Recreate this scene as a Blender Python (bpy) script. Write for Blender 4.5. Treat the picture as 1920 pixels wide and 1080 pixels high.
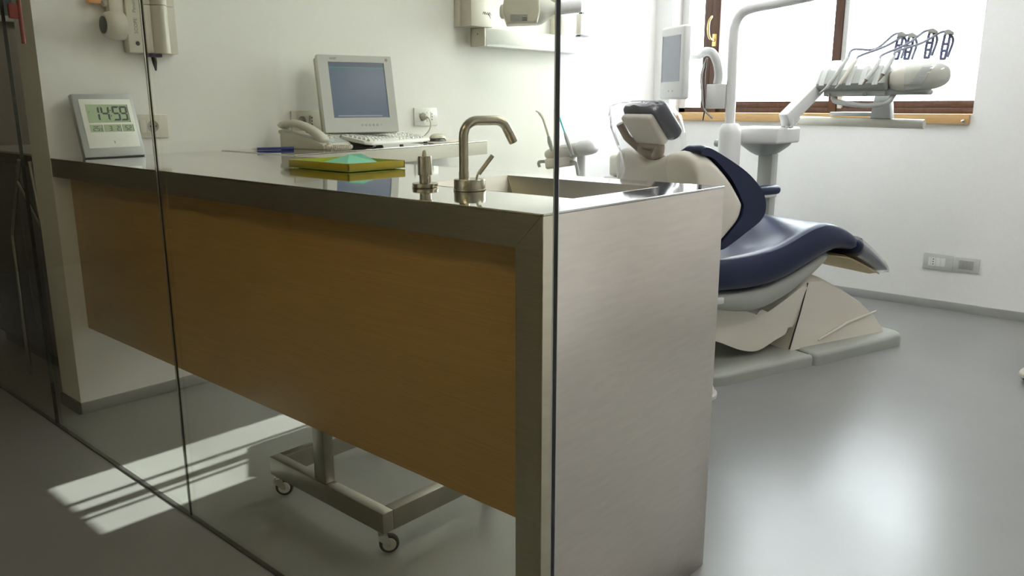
import bpy, bmesh, math, random
from mathutils import Vector, Matrix, Euler
for o in list(bpy.data.objects): bpy.data.objects.remove(o, do_unlink=True)
SC = bpy.context.scene
COL = SC.collection
random.seed(7)

# ------------------------------------------------------------------ camera, world, sun, exposure
cam = bpy.data.cameras.new('camera'); CAM = bpy.data.objects.new('camera', cam); COL.objects.link(CAM)
CAM.location = (2.9432, -0.9904, 1.0712); CAM.rotation_euler = (1.3477, 0.0014, 0.7317)
cam.sensor_width = 36; cam.sensor_fit = 'HORIZONTAL'; cam.lens = 36*1514.24/1920; cam.clip_start = .02
SC.camera = CAM
W = bpy.data.worlds.new('world'); SC.world = W; W.use_nodes = True
bg = W.node_tree.nodes['Background']; bg.inputs[0].default_value = (.88, .94, 1.0, 1); bg.inputs[1].default_value = 12.5
sun = bpy.data.lights.new('sun', 'SUN'); sun.energy = 11; sun.angle = math.radians(.2); sun.color = (.92, .95, 1)
SUN = bpy.data.objects.new('sun', sun); COL.objects.link(SUN)
SUN_EL = math.radians(31)
SUN.rotation_euler = Vector((0, -math.cos(SUN_EL), -math.sin(SUN_EL))).to_track_quat('-Z', 'Y').to_euler()
SUN.location = (1, 12, 8)
SC.view_settings.view_transform = 'Standard'; SC.view_settings.look = 'None'
SC.view_settings.gamma = 1; SC.view_settings.use_curve_mapping = False
SC.view_settings.exposure = 0.55

# ------------------------------------------------------------------ materials
def mat(name, col, rough=.5, metal=0, var=.04, scale=30, bump=0, spec=.5, stretch=None, coat=0, trans=0, emit=None):
    m = bpy.data.materials.new(name); m.use_nodes = True
    nt = m.node_tree; b = nt.nodes['Principled BSDF']; L = nt.links.new
    b.inputs['Roughness'].default_value = rough; b.inputs['Metallic'].default_value = metal
    b.inputs['Specular IOR Level'].default_value = spec; b.inputs['Coat Weight'].default_value = coat
    tc = nt.nodes.new('ShaderNodeTexCoord'); mp = nt.nodes.new('ShaderNodeMapping'); L(tc.outputs['Object'], mp.inputs[0])
    if stretch: mp.inputs['Scale'].default_value = stretch
    n = nt.nodes.new('ShaderNodeTexNoise'); n.inputs['Scale'].default_value = scale; n.inputs['Detail'].default_value = 4
    L(mp.outputs[0], n.inputs['Vector'])
    r = nt.nodes.new('ShaderNodeValToRGB'); L(n.outputs[0], r.inputs[0])
    r.color_ramp.elements[0].position = .3; r.color_ramp.elements[1].position = .7
    r.color_ramp.elements[0].color = tuple(c*(1-var) for c in col)+(1,); r.color_ramp.elements[1].color = tuple(min(1, c*(1+var)) for c in col)+(1,)
    L(r.outputs[0], b.inputs['Base Color'])
    if bump:
        bp = nt.nodes.new('ShaderNodeBump'); bp.inputs['Strength'].default_value = bump; bp.inputs['Distance'].default_value = .002
        L(n.outputs[0], bp.inputs['Height']); L(bp.outputs[0], b.inputs['Normal'])
    if emit:
        b.inputs['Emission Color'].default_value = tuple(emit[0])+(1,); b.inputs['Emission Strength'].default_value = emit[1]
    return m
def glassy(name, tint, gloss=1.0, base=.04, rough=0.0, haze=None):
    """clear sheet: transparent plus Schlick reflection, optional diffuse haze"""
    m = bpy.data.materials.new(name); m.use_nodes = True; nt = m.node_tree; nt.nodes.clear(); L = nt.links.new
    out = nt.nodes.new('ShaderNodeOutputMaterial'); t = nt.nodes.new('ShaderNodeBsdfTransparent'); t.inputs[0].default_value = tuple(tint)+(1,)
    g = nt.nodes.new('ShaderNodeBsdfGlossy'); g.inputs['Roughness'].default_value = rough; g.inputs[0].default_value = (1, 1, 1, 1)
    lw = nt.nodes.new('ShaderNodeLayerWeight'); lw.inputs[0].default_value = .5
    p = nt.nodes.new('ShaderNodeMath'); p.operation = 'POWER'; p.inputs[1].default_value = 5; L(lw.outputs['Facing'], p.inputs[0])
    q = nt.nodes.new('ShaderNodeMath'); q.operation = 'MULTIPLY_ADD'; q.inputs[1].default_value = (1-base)*gloss; q.inputs[2].default_value = base*gloss; L(p.outputs[0], q.inputs[0])
    mx = nt.nodes.new('ShaderNodeMixShader'); L(q.outputs[0], mx.inputs[0]); L(t.outputs[0], mx.inputs[1]); L(g.outputs[0], mx.inputs[2])
    last = mx
    if haze:
        d = nt.nodes.new('ShaderNodeBsdfDiffuse'); d.inputs[0].default_value = tuple(haze[0])+(1,)
        m2 = nt.nodes.new('ShaderNodeMixShader'); m2.inputs[0].default_value = haze[1]; L(mx.outputs[0], m2.inputs[1]); L(d.outputs[0], m2.inputs[2]); last = m2
    L(last.outputs[0], out.inputs[0]); return m
M = {}
M['wall'] = mat('wall_paint', (.85, .84, .82), .75, var=.012, scale=60, bump=.05)
M['darkwall'] = mat('dark_wood_wall', (.20, .18, .14), .5, var=.15, scale=6, stretch=(1, 1, 8))
M['midwall'] = mat('warm_grey_wall', (.44, .40, .33), .7, var=.03)
M['ceil'] = mat('ceiling_paint', (.82, .82, .80), .8, var=.01)
M['steel'] = mat('brushed_steel', (.56, .53, .47), .34, 1, var=.05, scale=18, stretch=(1, 12, 12))
M['steel_top'] = mat('polished_worktop_steel', (.68, .67, .66), .045, 1, var=.02, scale=5, bump=.06)
M['steel_end'] = mat('end_panel_steel', (.86, .80, .73), .30, 1, var=.03, scale=14, stretch=(1, 1, 8))
M['sink'] = mat('sink_steel', (.60, .58, .54), .38, 1, var=.04, scale=14)
M['stand'] = mat('dull_stand_steel', (.36, .34, .29), .36, 1, var=.06, scale=20)
M['hose'] = mat('blue_grey_hose', (.26, .28, .34), .45)
M['violet'] = mat('violet_grey', (.13, .14, .24), .4)
M['nickel'] = mat('brushed_nickel', (.50, .46, .38), .26, 1, var=.05, scale=60)
M['nickel_dark'] = mat('dark_seam_metal', (.10, .10, .10), .4, .8)
M['chrome'] = mat('chrome', (.75, .75, .74), .12, 1, var=.02)
M['alu'] = mat('aluminium_strip', (.46, .47, .46), .4, .6, var=.03)
M['black'] = mat('black_plastic', (.015, .015, .017), .4)
M['rubber'] = mat('black_rubber', (.02, .02, .02), .7)
M['white'] = mat('white_plastic', (.78, .78, .76), .35, var=.01)
M['cream'] = mat('cream_plastic', (.66, .63, .54), .4, var=.015)
M['beige'] = mat('beige_shell', (.78, .74, .64), .38, var=.012, scale=8)
M['greygreen'] = mat('grey_green_plastic', (.40, .42, .38), .38, var=.02, scale=10)
M['greybase'] = mat('grey_base_cover', (.36, .38, .34), .42, var=.03, scale=10)
M['navy'] = mat('navy_leatherette', (.010, .018, .062), .33, var=.12, scale=160, bump=.06)
M['darkpad'] = mat('dark_headrest_pad', (.022, .03, .045), .35, var=.1, scale=120)
M['taupe'] = mat('taupe_bracket', (.33, .27, .21), .4)
M['greyplastic'] = mat('grey_plastic', (.36, .36, .33), .45)
M['lightgrey'] = mat('light_grey_plastic', (.55, .56, .54), .4)
M['phone'] = mat('phone_plastic', (.54, .53, .45), .42, var=.015)
M['phone_panel'] = mat('phone_front_panel', (.42, .45, .45), .42)
M['monitor'] = mat('monitor_plastic', (.66, .68, .67), .42, var=.01)
M['monitor_side'] = mat('monitor_side_plastic', (.50, .48, .38), .45)
M['screen_grey'] = mat('idle_screen', (.42, .44, .49), .25, var=.01)
M['wood_sill'] = mat('pale_wood_sill', (.58, .36, .15), .45, var=.10, scale=8, stretch=(1.2, 14, 14))
M['wood_frame'] = mat('dark_wood_frame', (.085, .040, .024), .4, var=.25, scale=9, stretch=(6, 6, .8))
M['brass'] = mat('brass', (.75, .58, .26), .25, 1)
M['tray'] = mat('yellow_lacquer', (.42, .33, .012), .28, var=.04, coat=.3)
M['tray_in'] = mat('lime_inside', (.42, .52, .05), .4)
M['cloth'] = mat('mint_cloth', (.25, .70, .52), .8, var=.05, scale=200)
M['clock'] = mat('silver_clock_frame', (.42, .43, .43), .35, .5, var=.02)
M['clockface'] = mat('white_clock_face', (.80, .82, .77), .4, var=.01)
M['lcd'] = mat('lcd_green', (.34, .45, .27), .3, var=.02)
M['lcdblack'] = mat('lcd_segment', (.02, .035, .03), .4)
M['print'] = mat('grey_print', (.20, .20, .20), .6)
M['red'] = mat('red_plastic', (.22, .022, .012), .4)
M['orange'] = mat('reflection_orange', (.9, .45, .2), .4)
M['blue'] = mat('blue_pen', (.03, .05, .25), .35)
M['teal'] = mat('teal_tube', (.02, .55, .55), .4)
M['purple'] = mat('dark_violet_clip', (.05, .03, .10), .4)
M['darkcab'] = mat('dark_cabinet', (.035, .028, .024), .5, var=.2, scale=6)
M['darkgrey'] = mat('dark_grey_laminate', (.07, .075, .08), .4)
M['blueglass'] = mat('blue_grey_board', (.16, .22, .24), .3)
M['paper'] = mat('paper', (.72, .66, .58), .7)
M['edge'] = mat('glass_edge', (.012, .017, .016), .15, var=.1)
M['chamfer'] = mat('glass_chamfer', (.62, .66, .60), .2)
M['silicone'] = mat('clear_silicone', (.30, .33, .28), .3)
M['glass'] = glassy('partition_glass', (.95, .95, .885))
M['winglass'] = glassy('window_glass', (.97, .985, .975))
M['film'] = glassy('plastic_film', (.95, .95, .95), gloss=1.0, base=.035, rough=.15, haze=((.85, .85, .85), .05))
M['pouch'] = glassy('clear_pouch', (.92, .94, .93), gloss=1.2, base=.10, rough=.1, haze=((.75, .78, .77), .16))
# wood panel with horizontal fine grain
def wood_panel():
    m = mat('oak_veneer', (.52, .30, .09), .38, var=.0, coat=.15)
    nt = m.node_tree; L = nt.links.new; b = nt.nodes['Principled BSDF']
    n = [x for x in nt.nodes if x.type == 'TEX_NOISE'][0]; mp = [x for x in nt.nodes if x.type == 'MAPPING'][0]
    mp.inputs['Scale'].default_value = (2.2, 2, 95); n.inputs['Scale'].default_value = 3; n.inputs['Detail'].default_value = 8
    r = [x for x in nt.nodes if x.type == 'VALTORGB'][0]
    r.color_ramp.elements[0].color = (.45, .275, .09, 1); r.color_ramp.elements[1].color = (.53, .325, .115, 1)
    return m
M['oak'] = wood_panel()
def floor_mat():
    m = mat('grey_resin_floor', (.235, .238, .228), .3, var=.06, scale=2.2, spec=.6)
    nt = m.node_tree; L = nt.links.new; b = nt.nodes['Principled BSDF']
    n2 = nt.nodes.new('ShaderNodeTexNoise'); n2.inputs['Scale'].default_value = 3; n2.inputs['Detail'].default_value = 6; n2.inputs['Distortion'].default_value = .1
    tc = [x for x in nt.nodes if x.type == 'TEX_COORD'][0]; L(tc.outputs['Object'], n2.inputs['Vector'])
    mr = nt.nodes.new('ShaderNodeMapRange'); mr.inputs['To Min'].default_value = .27; mr.inputs['To Max'].default_value = .32; L(n2.outputs[0], mr.inputs[0]); L(mr.outputs[0], b.inputs['Roughness'])
    return m
M['floor'] = floor_mat()

# ------------------------------------------------------------------ mesh helpers
CR_ = Euler(CAM.rotation_euler).to_matrix()
def on(u, v, axis, val):
    """measuring aid: the world point on a known plane of the room seen at a photo coordinate"""
    d = CR_ @ Vector(((u-960)/1514.24, -(v-540)/1514.24, -1)); t = (val-CAM.location[axis])/d[axis]
    return Vector(CAM.location)+d*t
def bm_new(): return bmesh.new()
def finish(name, bm, m, parent=None, smooth=35, loc=None):
    me = bpy.data.meshes.new(name); bmesh.ops.recalc_face_normals(bm, faces=bm.faces); bm.to_mesh(me); bm.free()
    mats = m if isinstance(m, (list, tuple)) else [m]
    for k in mats: me.materials.append(M[k] if isinstance(k, str) else k)
    if smooth:
        for p in me.polygons: p.use_smooth = True
        me.set_sharp_from_angle(angle=math.radians(smooth))
    o = bpy.data.objects.new(name, me); COL.objects.link(o)
    if parent: o.parent = parent
    return o
def add_box(bm, lo, hi, bev=0, seg=2, T=None, mi=0):
    vs = [bm.verts.new((x, y, z)) for x in (lo[0], hi[0]) for y in (lo[1], hi[1]) for z in (lo[2], hi[2])]
    fs = [bm.faces.new([vs[i] for i in f]) for f in ((0,1,3,2),(4,6,7,5),(0,4,5,1),(2,3,7,6),(0,2,6,4),(1,5,7,3))]
    for f in fs: f.material_index = mi
    new = vs
    if bev:
        es = list({e for f in fs for e in f.edges})
        r = bmesh.ops.bevel(bm, geom=es, offset=bev, segments=seg, profile=.5, affect='EDGES')
        new = list({v for f in r['faces'] for v in f.verts} | {v for v in vs if v.is_valid})
    if T is not None: bmesh.ops.transform(bm, matrix=T, verts=new)
    return new
def box(name, lo, hi, m, parent=None, bev=0, seg=2, T=None):
    bm = bm_new(); add_box(bm, lo, hi, bev, seg, T); return finish(name, bm, m, parent)
def ring(c, u, v, r, n): return [c + u*(r*math.cos(2*math.pi*i/n)) + v*(r*math.sin(2*math.pi*i/n)) for i in range(n)]
def skin(bm, rings, caps=True, mi=0, closed=False):
    R = [[bm.verts.new(p) for p in r] for r in rings]; n = len(R[0]); fs = []
    for a, b in zip(R, R[1:]):
        for i in range(n): fs.append(bm.faces.new((a[i], a[(i+1) % n], b[(i+1) % n], b[i])))
    if closed:
        a, b = R[-1], R[0]
        for i in range(n): fs.append(bm.faces.new((a[i], a[(i+1) % n], b[(i+1) % n], b[i])))
    elif caps:
        fs.append(bm.faces.new(R[0][::-1])); fs.append(bm.faces.new(R[-1]))
    for f in fs: f.material_index = mi
def add_tube(bm, pts, rad, n=10, caps=True, mi=0):
    P = [Vector(p) for p in pts]; rad = rad if isinstance(rad, (list, tuple)) else [rad]*len(P)
    ts = []
    for i in range(len(P)):
        t = (P[min(i+1, len(P)-1)] - P[max(i-1, 0)]); ts.append(t.normalized())
    ref = Vector((0, 0, 1)) if abs(ts[0].z) < .9 else Vector((1, 0, 0))
    u = ts[0].cross(ref).normalized(); rings = []
    for p, t, r in zip(P, ts, rad):
        u = (u - t*u.dot(t)).normalized(); v = t.cross(u); rings.append(ring(p, u, v, r, n))
    skin(bm, rings, caps, mi)
def tube(name, pts, rad, m, parent=None, n=10):
    bm = bm_new(); add_tube(bm, pts, rad, n); return finish(name, bm, m, parent, 50)
def add_lathe(bm, prof, T=None, n=28, mi=0):
    """profile [(r,z)..] turned about z, then transformed"""
    T = T or Matrix(); X, Y = Vector((1,0,0)), Vector((0,1,0))
    rings = [[T @ p for p in ring(Vector((0, 0, z)), X, Y, max(r, 1e-4), n)] for r, z in prof]
    skin(bm, rings, True, mi)
def lathe(name, prof, m, parent=None, T=None, n=28, smooth=35):
    bm = bm_new(); add_lathe(bm, prof, T, n); return finish(name, bm, m, parent, smooth)
def cr(pts, k=6):
    """Catmull-Rom through points"""
    P = [Vector(p) for p in pts]; P = [P[0]*2-P[1]] + P + [P[-1]*2-P[-2]]; out = []
    for i in range(1, len(P)-2):
        a, b, c, d = P[i-1:i+3]
        for j in range(k):
            t = j/k; out.append(.5*((2*b)+(c-a)*t+(2*a-5*b+4*c-d)*t*t+(3*b-a-3*c+d)*t**3))
    out.append(P[-2]); return out
def add_prism(bm, poly, d0, d1, T, bev=0, seg=2, mi=0):
    """poly [(a,b)] in local xz, extruded along local y from d0 to d1, then T"""
    A = [bm.verts.new((p[0], d0, p[1])) for p in poly]; B = [bm.verts.new((p[0], d1, p[1])) for p in poly]; n = len(A)
    fs = [bm.faces.new(A), bm.faces.new(B[::-1])] + [bm.faces.new((A[i], B[i], B[(i+1) % n], A[(i+1) % n])) for i in range(n)]
    for f in fs: f.material_index = mi
    new = A+B
    if bev:
        es = list(fs[0].edges)+list(fs[1].edges)
        r = bmesh.ops.bevel(bm, geom=es, offset=bev, segments=seg, profile=.5, affect='EDGES')
        new = list({v for f in r['faces'] for v in f.verts} | {v for v in new if v.is_valid})
    bmesh.ops.transform(bm, matrix=T, verts=new); return new
def prism(name, poly, d0, d1, m, parent=None, T=None, bev=0, seg=2, smooth=35):
    bm = bm_new(); add_prism(bm, poly, d0, d1, T or Matrix(), bev, seg); return finish(name, bm, m, parent, smooth)
def frame(o, ex, ey, ez):
    """matrix from origin and axes"""
    ex, ey, ez = Vector(ex).normalized(), Vector(ey).normalized(), Vector(ez).normalized()
    return Matrix(((ex.x, ey.x, ez.x, o[0]), (ex.y, ey.y, ez.y, o[1]), (ex.z, ey.z, ez.z, o[2]), (0, 0, 0, 1)))
def text(name, s, size, m, parent, T, ext=.0004, shear=0):
    cu = bpy.data.curves.new('t', 'FONT'); cu.body = s; cu.size = size; cu.extrude = ext; cu.shear = shear; cu.align_x = 'CENTER'; cu.align_y = 'CENTER'; cu.resolution_u = 3
    t = bpy.data.objects.new('t', cu); COL.objects.link(t)
    me = bpy.data.meshes.new_from_object(t, depsgraph=bpy.context.evaluated_depsgraph_get()); bpy.data.objects.remove(t); bpy.data.curves.remove(cu)
    me.transform(T); me.name = name; me.materials.clear(); me.materials.append(M[m])
    o = bpy.data.objects.new(name, me); COL.objects.link(o); o.parent = parent; return o
def tag(o, label=None, cat=None, group=None, kind=None):
    if label: o['label'] = label
    if cat: o['category'] = cat
    if group: o['group'] = group
    if kind: o['kind'] = kind
    return o
def thing(name, label, cat, group=None, loc=(0, 0, 0)):
    o = bpy.data.objects.new(name, None); COL.objects.link(o); o.empty_display_size = .05; o.location = loc
    return tag(o, label, cat, group)
def settle(root):
    """keep children at world coordinates when the empty stands at the base"""
    bpy.context.view_layer.update()
    for c in root.children: c.matrix_parent_inverse = Matrix.Translation(-Vector(root.location))
def struct(o, label=None, cat=None): o['kind'] = 'structure'; return tag(o, label, cat)

# ------------------------------------------------------------------ the setting
YB = 3.674; ZC = 2.75; XR = 5.2; YD = -3.0; XL = -3.0
struct(box('floor', (XL, YD, -.12), (XR, YB+.3, 0), 'floor'), 'grey poured resin floor with a soft sheen', 'floor')
struct(box('ceiling', (XL, YD, ZC), (XR, YB+.3, ZC+.1), 'ceil'), 'plain white ceiling over the surgery', 'ceiling')
struct(box('wall_left', (-.17, -.002, 0), (0, YB, ZC), 'wall'), 'cream white wall behind the monitor and the clock', 'wall')
struct(box('wall_back', (XL, YD-.1, 0), (XR, YD, ZC), 'midwall'), 'warm grey corridor wall behind the viewer', 'wall')
struct(box('wall_corridor_end', (XL-.1, YD-.1, 0), (XL, -.10, ZC), 'darkwall'), 'dark end wall of the corridor', 'wall')
struct(box('wall_far_room', (XL-.1, -.10, 0), (XL, YB+.3, ZC), 'midwall'), 'grey far wall of the neighbouring room', 'wall')
# window wall with its opening
WX0, WX1, WZ0, WZ1 = .12, 1.885, 1.018, 2.55
bm = bm_new()
for lo, hi in (((XL, YB, 0), (WX0, YB+.28, ZC)), ((WX1, YB, 0), (XR, YB+.28, ZC)), ((WX0, YB, 0), (WX1, YB+.28, WZ0)), ((WX0, YB, WZ1), (WX1, YB+.28, ZC))):
    add_box(bm, lo, hi)
struct(finish('wall_window', bm, 'wall', smooth=0), 'white wall holding the wooden window', 'wall')
struct(box('wall_right', (XR, YD-.1, 0), (XR+.1, YB+.28, ZC), 'wall'), 'plain white side wall of the surgery', 'wall')
struct(box('baseboard_left', (0, -.002, 0), (.008, YB, .042), 'alu', bev=.001), 'grey skirting under the cream wall', 'skirting')
struct(box('baseboard_window', (.008, YB-.01, 0), (XR, YB, .045), 'alu', bev=.001), 'grey skirting under the window wall', 'skirting')
struct(box('baseboard_end', (-.17, -.012, 0), (0, -.002, .042), 'nickel_dark'), 'dark skirting at the end of the cream wall', 'skirting')

# window_1 : frame, sashes, panes, handle, sill
win = struct(thing('window_1', 'brown wooden casement window flooded with white daylight', 'window', loc=(1, YB, 1.0)))
FY0, FY1 = YB+.12, YB+.19
def fy(lo, hi, nm, m='wood_frame', bev=.004): return box(nm, lo, hi, m, win, bev)
# a recessed frame: positions corrected for its depth behind the wall face
fx0, fx1 = .06, 1.94
fy((WX0-.0, FY0, WZ0), (.17, FY1, WZ1), 'jamb', 'white'); fy((1.864, FY0, WZ0), (WX1, FY1, WZ1), 'jamb', 'wood_frame')
fy((WX0, FY0, WZ0), (WX1, FY1, WZ0+.035), 'bottom_rail'); fy((WX0, FY0, WZ1-.05), (WX1, FY1, WZ1), 'top_rail')
fy((.285, FY0-.012, WZ0+.002), (.345, FY1, WZ1), 'stile'); fy((.350, FY0-.03, WZ0+.002), (.405, FY1, WZ1), 'stile')
fy((1.105, FY0-.012, WZ0+.002), (1.152, FY1, WZ1), 'mullion'); fy((1.154, FY0-.004, WZ0+.03), (1.182, FY1, WZ1), 'mullion', 'lightgrey')
fy((.405, FY0+.01, WZ0+.034), (1.105, FY1-.01, WZ0+.072), 'sash_rail'); fy((1.182, FY0+.01, WZ0+.034), (1.864, FY1-.01, WZ0+.072), 'sash_rail')
for x0, x1, z0 in ((.17, .285, WZ0+.035), (.405, 1.105, WZ0+.072), (1.182, 1.864, WZ0+.072)):
    box('pane', (x0, FY0+.03, z0), (x1, FY0+.036, WZ1-.05), 'winglass', win)
h = tube('handle', cr([(.372, FY0-.045, 1.46), (.362, FY0-.075, 1.475), (.355, FY0-.082, 1.52), (.356, FY0-.08, 1.57), (.372, FY0-.07, 1.605)], 5), [.008]*5+[.009]*10+[.008]*5+[.004], 'brass', win, 10)
box('escutcheon', (.358, FY0-.036, 1.425), (.388, FY0-.029, 1.50), 'brass', win, .003)
sill = box('sill', (.17, YB-.03, .972), (1.878, YB+.12, 1.022), 'wood_sill', win, .003)
hk = on(1806, 227, 1, YB-.03)
lathe('sill_hook', [(.008, 0), (.008, .004), (.004, .006), (.004, .014), (.007, .017), (0, .019)], 'chrome', sill, frame(hk, (1, 0, 0), (0, 0, 1), (0, -1, 0)), 16)
settle(win)
# unseen ceiling lights added as fill; the corridor one inferred from warm light
M['lamp'] = mat('fill_lamp_diffuser', (.8, .8, .8), .5, emit=((1, .98, .97), 12.5))
M['warmlamp'] = mat('warm_lamp_diffuser', (.8, .8, .8), .5, emit=((1, .82, .56), 8))
def unseen_ceiling_light(label, x, y, lx, ly, m):
    o = thing('unseen_ceiling_light', label, 'ceiling light', 'ceiling lights', loc=(x, y, ZC))
    box('housing', (x-lx/2, y-ly/2, ZC-.05), (x+lx/2, y+ly/2, ZC-.001), 'white', o, .004)
    box('diffuser', (x-lx/2+.02, y-ly/2+.02, ZC-.062), (x+lx/2-.02, y+ly/2-.02, ZC-.05), m, o, .004); settle(o)
unseen_ceiling_light('long white added fill light on the ceiling nearest the side wall of the surgery', 3.6, 2.0, .3, 1.3, 'lamp')
unseen_ceiling_light('long white added fill light above the dental chair', 1.9, 2.0, .3, 1.3, 'lamp')
unseen_ceiling_light('small square added fill light in the neighbouring room', -1.8, 1.5, .4, .4, 'lamp')
unseen_ceiling_light('unseen warm square ceiling light in the corridor', 1.9, -1.9, .6, .6, 'warmlamp')

# glass partition on the corridor line
YG = -.097
gp = struct(thing('wall_glass', 'frameless glass partition in front of the counter', 'glass wall', loc=(1.1, YG, 0)))
def pane(x0, x1, z0=.004, z1=ZC, yc=YG, th=.0115, ends=(1, 1)):
    c = .0012; h = th/2
    bm = bm_new(); add_box(bm, (x0, yc-h, z0), (x1, yc+h, z1)); g = finish('glass_panel', bm, 'glass', gp, 0)
    # ground edges: dark edge strip with bright chamfers
    for x, s, on in ((x0, -1, ends[0]), (x1, 1, ends[1])):
        if not on: continue
        e = box('edge_strip', (min(x, x+s*.0012), yc-h+c, z0), (max(x, x+s*.0012), yc+h-c, z1), 'edge', g)
        for yy in ((yc-h, yc+h-c) if x > 2 else ()): box('edge_chamfer', (min(x, x+s*.0012), yy, z0), (max(x, x+s*.0012), yy+c, z1), 'chamfer', g)
pane(.043, .9865, ends=(1, 0)); pane(.9895, 2.224, ends=(0, 1))
box('joint_seal', (.9865, YG-.0058, .004), (.9895, YG-.0035, ZC), 'chrome', gp); box('joint_seal', (.9865, YG-.0035, .004), (.9895, YG+.001, ZC), 'black', gp)
pane(-1.40, .037, ends=(1, 1))
settle(gp)
struct(box('trim_1', (XL, YG-.0065, 0), (2.2, YG+.0065, .003), 'nickel_dark'), 'thin metal floor channel under the glass partition', 'trim')
# unseen boards added outside to cut the low sun into floor strips
pg = thing('added_sunshade', 'unseen white boards added outside the window to shape the sunlight', 'added_sunshade', loc=(1, 4.0, 2.66))
for x0, x1 in ((-2.6, -.2), (-.2, .535), (.672, .694), (.733, .775), (.788, .806), (.905, 1.9), (1.9, 4.2), (4.2, XR+.2)):
    box('board', (x0+.001, YB+.285, 2.66), (x1-.001, 6.5, 2.70), 'white', pg)
settle(pg)

# ------------------------------------------------------------------ steel counter
L_, W_, H_ = 2.12, .604, .90
ct = thing('steel_counter', 'long stainless steel counter with wooden front panel and built-in sink', 'counter', loc=(1.0, .3, 0))
SX0, SX1, SY0, SY1 = 1.585, 2.022, .208, .505
bm = bm_new()
def flat_with_hole(z, up):
    a = [bm.verts.new(p) for p in ((0.002, 0, z), (L_, 0, z), (L_, W_, z), (0.002, W_, z))]
    b = [bm.verts.new(p) for p in ((SX0, SY0, z), (SX1, SY0, z), (SX1, SY1, z), (SX0, SY1, z))]
    for i in range(4): bm.faces.new((a[i], a[(i+1) % 4], b[(i+1) % 4], b[i]))
    return a, b
at_, bt = flat_with_hole(H_, 1); ab, bb = flat_with_hole(H_-.012, 0)
for p, q in ((at_, ab), (bt, bb)):
    for i in range(4): bm.faces.new((p[i], p[(i+1) % 4], q[(i+1) % 4], q[i]))
top = finish('worktop', bm, 'steel_top', ct, 0)
# fascia with a mitred corner into the end leg (front frame, y = 0 .. .05)
bm = bm_new()
T = Matrix()
add_prism(bm, [(0.002, .8995), (L_-.001, .8995), (2.062, .84), (0.002, .84)], -.0012, .045, T)
finish('fascia', bm, 'steel', ct, 30)
bm = bm_new()
add_prism(bm, [(L_, .8990), (L_, 0), (2.062, 0), (2.062, .8395)], -.0012, .045, T)
finish('corner_leg', bm, 'steel', ct, 30)
bm = bm_new(); add_box(bm, (2.062, .045, 0), (L_, W_, .888)); 
finish('end_panel_core', bm, 'steel_end', ct, 0)
box('end_panel', (L_, -.0012, .0), (L_+.0022, W_, .9005), 'steel_end', ct, .0008)
box('wood_panel', (.002, .052, .308), (2.062, .072, .845), 'oak', ct, .0008)
box('rear_rail', (.002, W_-.03, .83), (2.062, W_, .888), 'steel', ct)
box('rear_panel', (.002, W_-.05, .30), (.35, W_-.03, .83), 'lightgrey', ct)
# top bright folded edge along the front and end
box('edge_fold', (.002, -.0022, .8965), (L_, .0, .9008), 'nickel', ct, .0006)
box('edge_fold', (L_, -.0012, .8965), (L_+.003, W_, .9012), 'chrome', ct, .0006)
# sink: four sloping walls and a floor
bm = bm_new()
r0 = [(SX0, SY0, H_-.001), (SX1, SY0, H_-.001), (SX1, SY1, H_-.001), (SX0, SY1, H_-.001)]
r1 = [(SX0+.085, SY0+.05, .765), (SX1-.03, SY0+.05, .765), (SX1-.03, SY1-.035, .755), (SX0+.085, SY1-.035, .755)]
R0 = [bm.verts.new(p) for p in r0]; R1 = [bm.verts.new(p) for p in r1]
for i in range(4): bm.faces.new((R0[i], R0[(i+1) % 4], R1[(i+1) % 4], R1[i]))
bm.faces.new(R1)
sk = finish('sink_basin', bm, 'sink', ct, 0)
mod = sk.modifiers.new('s', 'SOLIDIFY'); mod.thickness = .003; mod.offset = -1
lathe('drain', [(.0, .757), (.03, .757), (.032, .76), (.02, .762), (.0, .761)], 'chrome', ct, Matrix.Translation((1.83, .36, .002)))
# soft pressed recess in front of the sink
settle(ct)

# wall desk continuing the counter along the wall
dk = thing('wall_desk', 'narrow stainless steel desk shelf along the cream wall', 'desk', loc=(.2, 1.2, .84))
DZ = .903
de = [(.002, .607), (.500, .607), (.245, 1.835), (.002, 1.80)]
bm = bm_new()
A = [bm.verts.new((x, y, DZ)) for x, y in de]; B = [bm.verts.new((x, y, DZ-.012)) for x, y in de]
bm.faces.new(A); bm.faces.new(B[::-1])
for i in range(4): bm.faces.new((A[i], B[i], B[(i+1) % 4], A[(i+1) % 4]))
finish('desk_top', bm, 'steel_top', dk, 0)
ed = Vector((de[2][0]-de[1][0], de[2][1]-de[1][1], 0)); el = ed.length; ed.normalize(); en = Vector((ed.y, -ed.x, 0))
Tn = frame((de[1][0], de[1][1], 0), ed, -en, (0, 0, 1))
box('desk_fascia', (0, -.001, .842), (el, .02, DZ-.003), 'steel', dk, T=Tn)
box('desk_edge', (0, -.0025, DZ-.004), (el, .003, DZ+.0012), 'chrome', dk, .0008, T=Tn)
box('desk_end', (.002, 1.785, .842), (.24, 1.80, DZ-.012), 'steel', dk)
settle(dk)

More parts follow.
